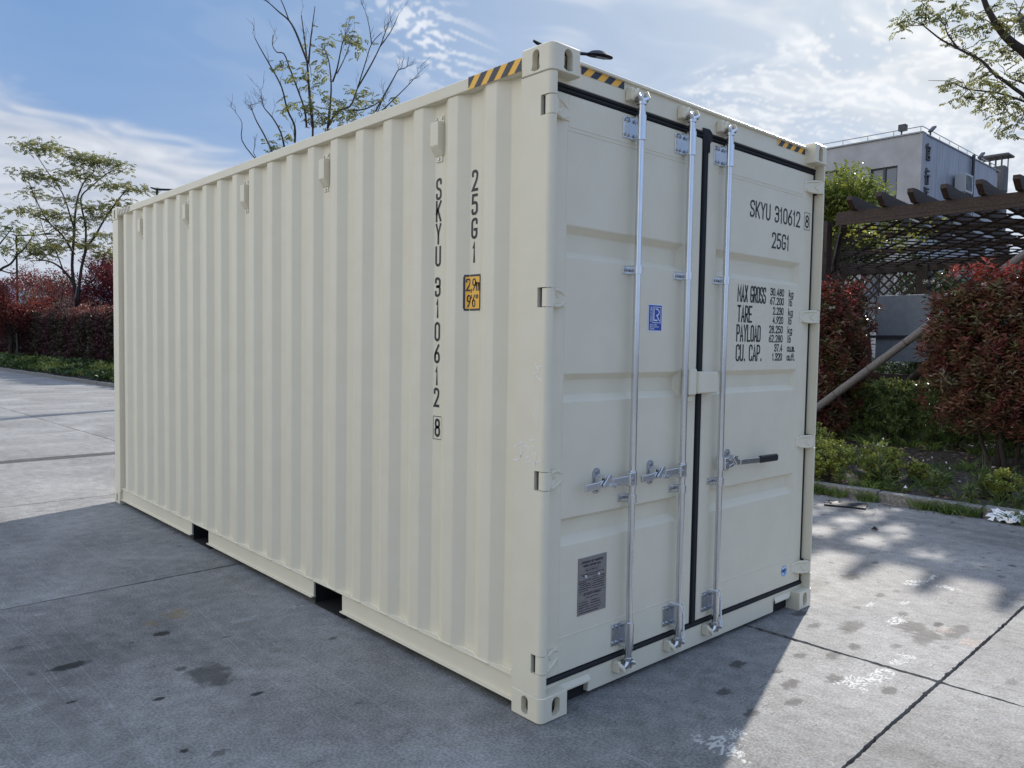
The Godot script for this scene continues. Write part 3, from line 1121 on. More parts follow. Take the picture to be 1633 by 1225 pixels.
func door(parent: Node3D, called: String, x0: float, x1: float, px0: float, px1: float) -> Node3D:
	# one leaf: steel frame, pressed panel with three channels, weld lines
	var root := Node3D.new()
	root.name = called
	parent.add_child(root)
	var y0 := 0.158
	var y1 := 2.727
	var zb := ZF - 0.05
	var b := MB.new()
	var gy := [[0.737, 0.781, 0.845, 0.868], [1.384, 1.421, 1.484, 1.516], [2.023, 2.057, 2.131, 2.169]]
	var r := 0.007
	# outer rim with a rounded edge
	b.quad(Vector3(x0 + r, y0 + r, ZF), Vector3(px0, y0 + r, ZF), Vector3(px0, y1 - r, ZF), Vector3(x0 + r, y1 - r, ZF))
	b.quad(Vector3(px1, y0 + r, ZF), Vector3(x1 - r, y0 + r, ZF), Vector3(x1 - r, y1 - r, ZF), Vector3(px1, y1 - r, ZF))
	var ya := y0 + r
	for g in gy:
		b.quad(Vector3(px0, ya, ZF), Vector3(px1, ya, ZF), Vector3(px1, g[0], ZF), Vector3(px0, g[0], ZF))
		groove(b, px0, px1, g[0], g[1], g[2], g[3], 0.03)
		ya = g[3]
	b.quad(Vector3(px0, ya, ZF), Vector3(px1, ya, ZF), Vector3(px1, y1 - r, ZF), Vector3(px0, y1 - r, ZF))
	var zn := Vector3(0, 0, 1)
	var cs := [Vector3(x0, y0, 0), Vector3(x1, y0, 0), Vector3(x1, y1, 0), Vector3(x0, y1, 0)]
	var ins := [Vector3(x0 + r, y0 + r, ZF), Vector3(x1 - r, y0 + r, ZF), Vector3(x1 - r, y1 - r, ZF), Vector3(x0 + r, y1 - r, ZF)]
	var on := [Vector3(0, -1, 0), Vector3(1, 0, 0), Vector3(0, 1, 0), Vector3(-1, 0, 0)]
	for i in 4:
		var j := (i + 1) % 4
		var a: Vector3 = cs[i] + Vector3(0, 0, ZF - r)
		var c: Vector3 = cs[j] + Vector3(0, 0, ZF - r)
		b.tri(a, c, ins[j], on[i], on[i], zn); b.tri(a, ins[j], ins[i], on[i], zn, zn)
		var a2: Vector3 = cs[i] + Vector3(0, 0, zb)
		var c2: Vector3 = cs[j] + Vector3(0, 0, zb)
		b.quad(a2, c2, c, a, on[i])
	b.quad(Vector3(x0, y0, zb), Vector3(x0, y1, zb), Vector3(x1, y1, zb), Vector3(x1, y0, zb))
	part("panel", b, M.paint, root)
	# welds of the top and bottom rails, and where the panel meets its upright frame
	for y in [2.588, 0.325]:
		for q in [0.0, -0.016]:
			if y > 1.0 or q == 0.0:
				var w := MB.new()
				w.tube([Vector3(px0, y + q, ZF - 0.001), Vector3((px0 + px1) / 2, y + q + 0.001, ZF - 0.001), Vector3(px1, y + q, ZF - 0.001)], [0.003, 0.003, 0.003], 6)
				part("weld_line", w, M.paint, root)
	for q in [[px0, 0.165, 0.325], [px0, 2.588, 2.72]]:
		var w2 := MB.new()
		w2.tube([Vector3(q[0], q[1], ZF - 0.001), Vector3(q[0], q[2], ZF - 0.001)], [0.0026, 0.0026], 6)
		part("weld_line", w2, M.paint, root)
	# upright ridges either side of the pressed panel
	for x in [px0 - 0.004, px1 + 0.004]:
		var w3 := MB.new()
		w3.tube([Vector3(x, 0.34, ZF - 0.0025), Vector3(x, 2.57, ZF - 0.0025)], [0.0042, 0.0042], 6)
		part("frame_ridge", w3, M.paint, root)
	return root


func hinges(parent: Node3D, right: bool) -> void:
	for y in [0.257, 1.058, 1.841, 2.643]:
		var root := Node3D.new()
		root.name = "hinge"
		parent.add_child(root, true)
		root.name = "hinge_%03d" % root.get_index()
		var b := MB.new()
		b.xf = Transform3D(Basis(Vector3(-1 if right else 1, 0, 0), Vector3.UP, Vector3(0, 0, 1)), Vector3(CW if right else 0.0, 0, 0))
		# knuckle in the notch of the post
		var k := [Vector2(0.004, -0.040)]
		for i in 7:
			var a := PI / 2 * i / 6.0
			k.append(Vector2(0.024 - 0.020 * cos(a), -0.022 + 0.020 * sin(a)))
		k.append_array([Vector2(0.040, -0.004), Vector2(0.040, -0.040)])
		b.prism(k, y - 0.039, y + 0.039)
		part("knuckle", b, M.paint, root)
		var gp := MB.new()
		gp.xf = b.xf
		gp.box(Vector3(0.014, y - 0.0415, -0.056), Vector3(0.045, y + 0.0415, -0.041))  # black block put in as the shade between knuckle and post
		part("gap", gp, M.dark, root)
		# blade that sweeps from the knuckle back to the leaf
		var c := MB.new()
		c.xf = b.xf
		var prof := [Vector2(0.036, -0.004), Vector2(0.052, -0.010), Vector2(0.085, -0.030), Vector2(0.128, -0.050), Vector2(0.172, ZF + 0.003), Vector2(0.172, ZF - 0.004), Vector2(0.036, ZF - 0.004)]
		c.prism(prof, y - 0.033, y + 0.033)
		part("blade", c, M.paint, root)
		var ribs := MB.new()
		ribs.xf = b.xf
		for s in [-1, 1]:
			ribs.tube([Vector3(0.045, y + s * 0.034, -0.010), Vector3(0.085, y + s * 0.034, -0.030), Vector3(0.128, y + s * 0.030, -0.050), Vector3(0.168, y + s * 0.012, -0.058)], [0.007, 0.008, 0.007, 0.004], 7)
			ribs.tube([Vector3(0.060, y + s * 0.024, -0.016), Vector3(0.088, y + s * 0.002, -0.031)], [0.005, 0.004], 6)
		part("rib", ribs, M.paint, root)
		var d := MB.new()
		d.xf = b.xf
		d.tube([Vector3(0.022, y - 0.0415, -0.022), Vector3(0.022, y + 0.0415, -0.022)], [0.008, 0.008], 8)
		part("pin", d, M.zinc_dull, root)


func lock_rod(parent: Node3D, x: float, handle_dir: float, cord: bool) -> void:
	var root := Node3D.new()
	root.name = "locking_bar"
	parent.add_child(root, true)
	var z := -0.012
	var b := MB.new()
	b.tube([Vector3(x, 0.17, z), Vector3(x, 2.735, z)], [0.0165, 0.0165], 14)
	part("rod", b, M.zinc, root)
	# sleeves with their bolted plates, top and bottom
	for q in [[2.605, 2.712, 1.0], [0.192, 0.308, -1.0]]:
		var br := MB.new()
		br.bbox(Vector3(x - 0.021, q[0], ZF - 0.001), Vector3(x + 0.021, q[1], z + 0.012), 0.004)
		br.tube([Vector3(x, q[0] - 0.004, z), Vector3(x, q[1] + 0.004, z)], [0.0245, 0.0245], 14)
		br.bbox(Vector3(x - 0.078, q[0] + 0.004, ZF - 0.001), Vector3(x - 0.018, q[1] - 0.004, ZF + 0.005), 0.002)
		part("sleeve", br, M.zinc, root)
		for dy in [0.02, q[1] - q[0] - 0.02]:
			for dx in [-0.066, -0.040]:
				var k := MB.new()
				k.bolt(Vector3(x + dx, q[0] + dy, ZF + 0.005), Vector3(0, 0, 1), 0.0085, 0.007)
				part("bolt", k, M.zinc_dull, root)
		for dy in [0.03, q[1] - q[0] - 0.03]:
			var hole := MB.new()
			hole.bolt(Vector3(x + 0.0215, q[0] + dy, z + 0.010), Vector3(0.75, 0, 0.66), 0.005, 0.003)
			part("rivet", hole, M.dark, root)
		# collar and cam at the rod's end
		var yc: float = q[1] + 0.012 if q[2] > 0 else q[0] - 0.012
		var s: float = q[2]
		var cm := MB.new()
		cm.tube([Vector3(x, yc - s * 0.012, z), Vector3(x, yc + s * 0.010, z), Vector3(x, yc + s * 0.013, z)], [0.0205, 0.0205, 0.0165], 12)
		cm.tube([Vector3(x, yc + s * 0.012, z), Vector3(x, yc + s * 0.05, z)], [0.0165, 0.0165], 12)
		cm.tube([Vector3(x, yc + s * 0.040, z), Vector3(x, yc + s * 0.052, z), Vector3(x, yc + s * 0.056, z)], [0.022, 0.024, 0.018], 12)
		# the claw: two prongs that close round the keeper's lugs
		cm.tube([Vector3(x - 0.004, yc + s * 0.056, z), Vector3(x - 0.026, yc + s * 0.068, z + 0.010), Vector3(x - 0.034, yc + s * 0.086, z + 0.004)], [0.014, 0.011, 0.006], 8)
		cm.tube([Vector3(x + 0.004, yc + s * 0.056, z), Vector3(x + 0.024, yc + s * 0.066, z + 0.012), Vector3(x + 0.038, yc + s * 0.078, z + 0.010)], [0.014, 0.012, 0.008], 8)
		cm.bbox(Vector3(x - 0.016, yc + minf(s * 0.054, s * 0.098), z - 0.034), Vector3(x + 0.018, yc + maxf(s * 0.054, s * 0.098), z + 0.004), 0.007)
		part("cam", cm, M.zinc, root)
		# cream keeper lugs on the header and the sill
		var kp := MB.new()
		for dx in [-0.052, 0.046]:
			kp.bbox(Vector3(x + dx - 0.013, yc + minf(s * 0.052, s * 0.110), ZF - 0.002), Vector3(x + dx + 0.013, yc + maxf(s * 0.052, s * 0.110), z - 0.004), 0.007)
			kp.tube([Vector3(x + dx, yc + s * 0.068, ZF + 0.03), Vector3(x + dx * 0.86, yc + s * 0.080, z + 0.006), Vector3(x + dx * 0.6, yc + s * 0.104, z + 0.004)], [0.013, 0.012, 0.008], 8)
		kp.bbox(Vector3(x - 0.056, yc + minf(s * 0.098, s * 0.116), ZF - 0.002), Vector3(x + 0.050, yc + maxf(s * 0.098, s * 0.116), ZF + 0.022), 0.004)
		part("keeper", kp, M.paint, root)
	# guides half-way
	for y in [1.999, 0.914]:
		var g := MB.new()
		g.tube([Vector3(x, y - 0.019, z), Vector3(x, y + 0.019, z)], [0.0225, 0.0225], 14)
		g.bbox(Vector3(x - 0.016, y - 0.019, ZF - 0.001), Vector3(x + 0.016, y + 0.019, z), 0.003)
		g.bbox(Vector3(x - 0.056, y - 0.019, ZF - 0.001), Vector3(x - 0.012, y + 0.019, ZF + 0.005), 0.003)
		part("guide", g, M.zinc, root)
		for dx in [-0.044, -0.026]:
			var k2 := MB.new()
			k2.bolt(Vector3(x + dx, y, ZF + 0.005), Vector3(0, 0, 1), 0.0075, 0.006)
			part("bolt", k2, M.zinc_dull, root)
	# handle, its hub on the rod and the catch on the door
	var hy := 1.012
	var hd := handle_dir
	var xe := x + hd * (0.345 if hd < 0 else 0.582)
	var xc := x + hd * (0.212 if hd < 0 else 0.137)
	var hub := MB.new()
	var hx := [x - 0.048, x - 0.006] if hd < 0 else [x + 0.012, x + 0.052]
	hub.bbox(Vector3(hx[0], hy - 0.034, z - 0.012), Vector3(hx[1], hy + 0.034, z + 0.026), 0.006)
	hub.tube([Vector3(x, hy - 0.036, z), Vector3(x, hy + 0.036, z)], [0.0215, 0.0215], 12)
	part("hub", hub, M.zinc, root)
	var pin := MB.new()
	pin.bolt(Vector3((hx[0] + hx[1]) / 2, hy, z + 0.026), Vector3(0, 0, 1), 0.009, 0.005)
	part("hub_pin", pin, M.zinc_dull, root)
	var hn := MB.new()
	var grip0: float = xe - hd * 0.195 if hd > 0 else xe
	var path := [[x + hd * 0.03, 0.0, 0.012], [x + hd * 0.08, 0.0, 0.014], [xc - hd * 0.05, -0.002, 0.012], [xc, 0.000, 0.004], [xc + hd * 0.05, -0.006, 0.008], [grip0 if hd > 0 else xe, -0.010 if hd < 0 else -0.012, 0.014]]
	for i in path.size() - 1:
		var p0 := Vector3(path[i][0], hy + path[i][1], z + path[i][2])
		var p1 := Vector3(path[i + 1][0], hy + path[i + 1][1], z + path[i + 1][2])
		var h0 := 0.019 if i < 3 else 0.017
		hn.xf = Transform3D(Basis(Vector3(0, 0, 1), atan2(p1.y - p0.y, p1.x - p0.x) + (PI if hd < 0 else 0.0)), (p0 + p1) / 2)
		var l := p0.distance_to(p1) / 2 + 0.004
		hn.bbox(Vector3(-l, -h0, -0.006 - i * 0.0003), Vector3(l, h0, 0.006 + i * 0.0003), 0.004)
	hn.xf = Transform3D.IDENTITY
	part("handle", hn, M.zinc, root)
	if hd > 0:
		var gp := MB.new()
		gp.xf = Transform3D(Basis(Vector3(0, 0, 1), -0.015), Vector3(xe - 0.098, hy - 0.011, z + 0.014))
		gp.bbox(Vector3(-0.1, -0.021, -0.012), Vector3(0.1, 0.021, 0.012), 0.008)
		part("grip", gp, M.grip, root)
	var ct := MB.new()
	var plate := []
	for i in 24:
		var a := TAU * i / 24.0
		plate.append(Vector2(xc + 0.024 * cos(a), hy + 0.004 + (0.036 if sin(a) > 0 else -0.036) + 0.024 * sin(a)))
	var tr := Geometry2D.triangulate_polygon(PackedVector2Array(plate))
	for k in range(0, tr.size(), 3):
		ct.tri(Vector3(plate[tr[k]].x, plate[tr[k]].y, ZF + 0.006), Vector3(plate[tr[k + 1]].x, plate[tr[k + 1]].y, ZF + 0.006), Vector3(plate[tr[k + 2]].x, plate[tr[k + 2]].y, ZF + 0.006))
	for i in 24:
		var a: Vector2 = plate[i]
		var c: Vector2 = plate[(i + 1) % 24]
		ct.quad(Vector3(a.x, a.y, ZF), Vector3(c.x, c.y, ZF), Vector3(c.x, c.y, ZF + 0.006), Vector3(a.x, a.y, ZF + 0.006))
	part("catch_plate", ct, M.zinc_dull, root)
	for dy in [0.042, -0.036]:
		var k3 := MB.new()
		k3.bolt(Vector3(xc + 0.004, hy + dy, ZF + 0.006), Vector3(0, 0, 1), 0.013, 0.008)
		part("bolt", k3, M.zinc_dull, root)
	var lt := MB.new()
	# the latch that folds over the handle
	lt.xf = Transform3D(Basis(Vector3(0, 0, 1), hd * 0.75), Vector3(xc - hd * 0.012, hy + 0.014, z + 0.020))
	lt.bbox(Vector3(-0.013, -0.040, -0.005), Vector3(0.013, 0.030, 0.005), 0.003)
	lt.xf = Transform3D(Basis(Vector3(0, 0, 1), hd * 0.2), Vector3(xc - hd * 0.052, hy - 0.016, z + 0.018))
	lt.bbox(Vector3(-0.022, -0.009, -0.005), Vector3(0.022, 0.009, 0.005), 0.003)
	lt.xf = Transform3D.IDENTITY
	lt.bbox(Vector3(xc - 0.010, hy + 0.022, ZF + 0.004), Vector3(xc + 0.012, hy + 0.036, z + 0.022), 0.003)
	lt.bbox(Vector3(xc - 0.016, hy - 0.024, ZF + 0.004), Vector3(xc + 0.014, hy + 0.026, z + 0.002), 0.004)
	part("latch", lt, M.zinc, root)
	if cord:
		var rp := MB.new()
		var top := Vector3(x - 0.02, 0.318, z + 0.02)
		rp.tube([Vector3(x - 0.034, 0.322, ZF + 0.012), top, Vector3(x + 0.006, 0.27, z + 0.026), Vector3(x + 0.024, 0.285, z + 0.018), Vector3(x + 0.028, 0.312, z + 0.006), Vector3(x + 0.018, 0.325, z - 0.012)], [0.0035, 0.0035, 0.0035, 0.0035, 0.0035, 0.0035], 6)
		for s in [0.0, PI]:
			var tw := []
			var tr2 := []
			for i in 26:
				var t := i / 25.0
				tw.append(Vector3(x + 0.006 + 0.004 * t + 0.003 * cos(t * 30 + s), 0.27 - 0.125 * t, z + 0.028 + 0.003 * sin(t * 30 + s)))
				tr2.append(0.0034)
			rp.tube(tw, tr2, 5)
		var loop := []
		var lr := []
		for i in 13:
			var a := TAU * i / 12.0
			loop.append(Vector3(x + 0.012 + 0.012 * sin(a), 0.135 + 0.014 * cos(a), z + 0.03))
			lr.append(0.0034)
		rp.tube(loop, lr, 5)
		part("white_cord", rp, M.cord, root)


func door_print(parent: Node3D) -> void:
	var b := MB.new()
	text_line(b, "SKYU 310612", 1.655, 2.381, 0.577, 0.096, 0.0115, on_door, 0.5)
	text_line(b, "8", 2.297, 2.389, 0.045, 0.080, 0.011, on_door)
	stroke(b, [Vector2(2.284, 2.378), Vector2(2.352, 2.378), Vector2(2.352, 2.482), Vector2(2.284, 2.482), Vector2(2.284, 2.378)], 0.003, on_door)
	part("painted_number", b, M.black_paint, parent)
	var c := MB.new()
	text_line(c, "25G1", 1.905, 2.228, 0.202, 0.094, 0.0115, on_door, 0.55)
	part("painted_size_code", c, M.black_paint, parent)
	var d := MB.new()
	text_line(d, "MAX GROSS", 1.552, 1.899, 0.306, 0.096, 0.0108, on_door, 0.5)
	text_line(d, "TARE", 1.556, 1.785, 0.156, 0.096, 0.0108, on_door, 0.5)
	text_line(d, "PAYLOAD", 1.552, 1.676, 0.260, 0.097, 0.0108, on_door, 0.5)
	text_line(d, "CU. CAP.", 1.552, 1.565, 0.284, 0.096, 0.0108, on_door, 0.5)
	var rows := [["30.480", "kg", 1.951], ["67.200", "lb", 1.898], ["2.230", "kg", 1.840], ["4.920", "lb", 1.787], ["28.250", "kg", 1.730], ["62.280", "lb", 1.676], ["37.4", "cu.m.", 1.621], ["1.320", "cu.ft.", 1.567]]
	var wide := {"30.480": 0.160, "67.200": 0.160, "2.230": 0.124, "4.920": 0.124, "28.250": 0.160, "62.280": 0.160, "37.4": 0.094, "1.320": 0.116}
	var uw := {"kg": 0.056, "lb": 0.044, "cu.m.": 0.098, "cu.ft.": 0.100}
	for q in rows:
		text_line(d, q[0], 2.067 - wide[q[0]], q[2], wide[q[0]], 0.046, 0.0072, on_door, 0.5)
		text_line(d, q[1], 2.124, q[2], uw[q[1]], 0.046, 0.0068, on_door, 0.45)
	part("painted_weights", d, M.black_paint, parent)


func stickers(parent: Node3D) -> void:
	var face := func(lift): return func(x, y): return Vector3(x, y, ZF + lift)
	var rect := func(b, x0, y0, x1, y1, z): b.quad(Vector3(x0, y0, z), Vector3(x1, y0, z), Vector3(x1, y1, z), Vector3(x0, y1, z))
	# blue certification sticker
	var root := Node3D.new()
	root.name = "certification_sticker"
	parent.add_child(root)
	var w := MB.new()
	rect.call(w, 0.7525, 1.714, 0.8665, 1.850, ZF + 0.001)
	part("white_border", w, M.white, root)
	var bl := MB.new()
	rect.call(bl, 0.7585, 1.720, 0.8605, 1.844, ZF + 0.0016)
	part("blue_field", bl, M.sticker_blue, root)
	var t := MB.new()
	var on: Callable = face.call(0.0022)
	stroke(t, [Vector2(0.787, 1.758), Vector2(0.852, 1.758), Vector2(0.852, 1.835), Vector2(0.787, 1.835), Vector2(0.787, 1.758)], 0.003, on)
	stroke(t, [Vector2(0.797, 1.826), Vector2(0.797, 1.770), Vector2(0.823, 1.770)], 0.007, on)
	stroke(t, [Vector2(0.812, 1.826), Vector2(0.830, 1.824), Vector2(0.840, 1.812), Vector2(0.836, 1.800), Vector2(0.820, 1.794), Vector2(0.843, 1.768)], 0.006, on)
	var upw := func(x, y): return Vector3(0.779 - y, 1.762 + x, ZF + 0.0022)
	text_line(t, "CERTIFIED", 0.0, 0.0, 0.074, 0.010, 0.0022, upw, 0.4)
	text_line(t, "CONTAINER", 0.765, 1.744, 0.056, 0.0075, 0.0014, on, 0.4)
	text_line(t, "CERTIFICATION", 0.765, 1.734, 0.072, 0.0075, 0.0014, on, 0.4)
	text_line(t, "SCHEME", 0.765, 1.724, 0.038, 0.0075, 0.0014, on, 0.4)
	part("white_print", t, M.white, root)
	# riveted metal data plate
	var pr := Node3D.new()
	pr.name = "data_plate"
	parent.add_child(pr)
	var p := MB.new()
	p.bbox(Vector3(0.284, 0.399, ZF - 0.001), Vector3(0.482, 0.666, ZF + 0.003), 0.001)
	part("metal_sheet", p, M.plate, pr)
	var e := MB.new()
	var oe: Callable = face.call(0.0038)
	text_line(e, "APPROVED FOR TRANSPORT", 0.306, 0.638, 0.150, 0.011, 0.002, oe, 0.4)
	text_line(e, "UNDER CUSTOMS SEAL", 0.318, 0.621, 0.124, 0.011, 0.002, oe, 0.4)
	stroke(e, [Vector2(0.33, 0.598), Vector2(0.428, 0.598), Vector2(0.428, 0.613), Vector2(0.33, 0.613), Vector2(0.33, 0.598)], 0.001, oe)
	text_line(e, "CSC SAFETY APPROVAL", 0.322, 0.487, 0.124, 0.010, 0.0018, oe, 0.4)
	stroke(e, [Vector2(0.292, 0.5), Vector2(0.474, 0.5)], 0.0015, oe)
	stroke(e, [Vector2(0.374, 0.512), Vector2(0.374, 0.568)], 0.0012, oe)
	# rows of engraving too fine to read in the photograph
	var rr := RandomNumberGenerator.new()
	rr.seed = 9
	var rows := [[0.338, 0.605, 0.082], [0.300, 0.588, 0.160], [0.312, 0.580, 0.11], [0.292, 0.558, 0.078], [0.292, 0.549, 0.05], [0.296, 0.540, 0.07], [0.294, 0.531, 0.078], [0.294, 0.521, 0.074], [0.294, 0.511, 0.06], [0.382, 0.566, 0.088], [0.382, 0.556, 0.088], [0.386, 0.546, 0.08], [0.386, 0.536, 0.08], [0.382, 0.525, 0.085], [0.384, 0.514, 0.085],
		[0.334, 0.476, 0.095], [0.292, 0.458, 0.06], [0.292, 0.446, 0.058], [0.292, 0.434, 0.076], [0.292, 0.422, 0.078], [0.292, 0.410, 0.078], [0.376, 0.458, 0.06], [0.376, 0.446, 0.062], [0.376, 0.434, 0.066], [0.376, 0.422, 0.064], [0.376, 0.410, 0.05]]
	for q in rows:
		var x: float = q[0]
		while x < q[0] + q[2]:
			var l := rr.randf_range(0.004, 0.012)
			stroke(e, [Vector2(x, q[1]), Vector2(minf(x + l, q[0] + q[2]), q[1] + rr.randf_range(-0.0012, 0.0012))], rr.randf_range(0.0022, 0.0048), oe)
			x += l + 0.003
	part("engraving", e, M.navy, pr)
	for q in [[0.335, 0.576], [0.425, 0.574]]:
		var k := MB.new()
		k.bolt(Vector3(q[0], q[1], ZF + 0.003), Vector3(0, 0, 1), 0.008, 0.004)
		part("rivet", k, M.white, pr)
	# small round sticker low on the right-hand leaf
	var rs := Node3D.new()
	rs.name = "round_sticker"
	parent.add_child(rs)
	var disc := MB.new()
	var c := Vector3(2.182, 0.2585, ZF + 0.0012)
	for i in 28:
		var a0 := TAU * i / 28.0
		var a1 := TAU * (i + 1) / 28.0
		disc.tri(c, c + Vector3(cos(a0), sin(a0), 0) * 0.034, c + Vector3(cos(a1), sin(a1), 0) * 0.034)
	part("blue_disc", disc, M.sky_blue, rs)
	var cl := MB.new()
	var oc: Callable = face.call(0.0018)
	for q in [[-0.012, 0.018, 0.010], [0.002, 0.024, 0.008], [0.016, 0.015, 0.007], [-0.016, -0.014, 0.008], [-0.004, -0.024, 0.006]]:
		var cc := Vector3(c.x + q[0], c.y + q[1], ZF + 0.0018)
		for i in 10:
			var a0 := TAU * i / 10.0
			var a1 := TAU * (i + 1) / 10.0
			cl.tri(cc, cc + Vector3(cos(a0) * 1.3, sin(a0) * 0.8, 0) * q[2], cc + Vector3(cos(a1) * 1.3, sin(a1) * 0.8, 0) * q[2])
	part("white_patch", cl, M.white, rs)
	var ds := MB.new()
	var os: Callable = face.call(0.0024)
	stroke(ds, [Vector2(2.158, 0.252), Vector2(2.164, 0.264), Vector2(2.168, 0.254), Vector2(2.174, 0.266), Vector2(2.178, 0.252), Vector2(2.184, 0.268), Vector2(2.188, 0.254), Vector2(2.194, 0.268), Vector2(2.205, 0.266)], 0.005, os)
	part("dark_print", ds, M.navy, rs)


func chalk(parent: Node3D) -> void:
	var b := MB.new()
	var lines := [[-0.196, 1.19, -0.14, 1.218, -0.151, 1.152, -0.169, 1.133, -0.197, 1.134], [-0.151, 1.152, -0.121, 1.203, -0.096, 1.193], [-0.12, 1.156, -0.102, 1.158, -0.119, 1.13, -0.083, 1.139], [-0.082, 1.207, -0.066, 1.202, -0.078, 1.184], [-0.078, 1.169, -0.054, 1.178, -0.059, 1.138, -0.064, 1.12, -0.072, 1.128, -0.018, 1.153],
		[-0.04, 1.432, -0.041, 1.349, -0.051, 1.29], [-0.071, 1.38, -0.068, 1.376], [-0.062, 1.364, -0.057, 1.36], [-0.076, 1.338, -0.06, 1.342], [-0.097, 1.228, -0.061, 1.234], [-0.08, 1.25, -0.072, 1.235],
		[-0.078, 1.521, -0.077, 1.484], [-0.073, 1.518, -0.045, 1.527, -0.062, 1.505, -0.027, 1.49], [-0.07, 1.56, -0.055, 1.545, -0.028, 1.552], [-0.063, 1.543, -0.045, 1.535]]
	for l in lines:
		var p := []
		for i in range(0, l.size(), 2):
			p.append(Vector2(l[i], l[i + 1]))
		stroke(b, p, 0.0034, on_post)
	part("chalk_mark", b, M.chalk, parent)
	var c := MB.new()
	stroke(c, [Vector2(0.062, 1.525), Vector2(0.085, 1.532), Vector2(0.078, 1.50), Vector2(0.066, 1.505), Vector2(0.085, 1.532), Vector2(0.076, 1.455)], 0.0026, on_door)
	stroke(c, [Vector2(1.262, 1.345), Vector2(1.27, 1.352), Vector2(1.268, 1.30)], 0.0026, on_door)
	part("chalk_mark", c, M.chalk, parent)


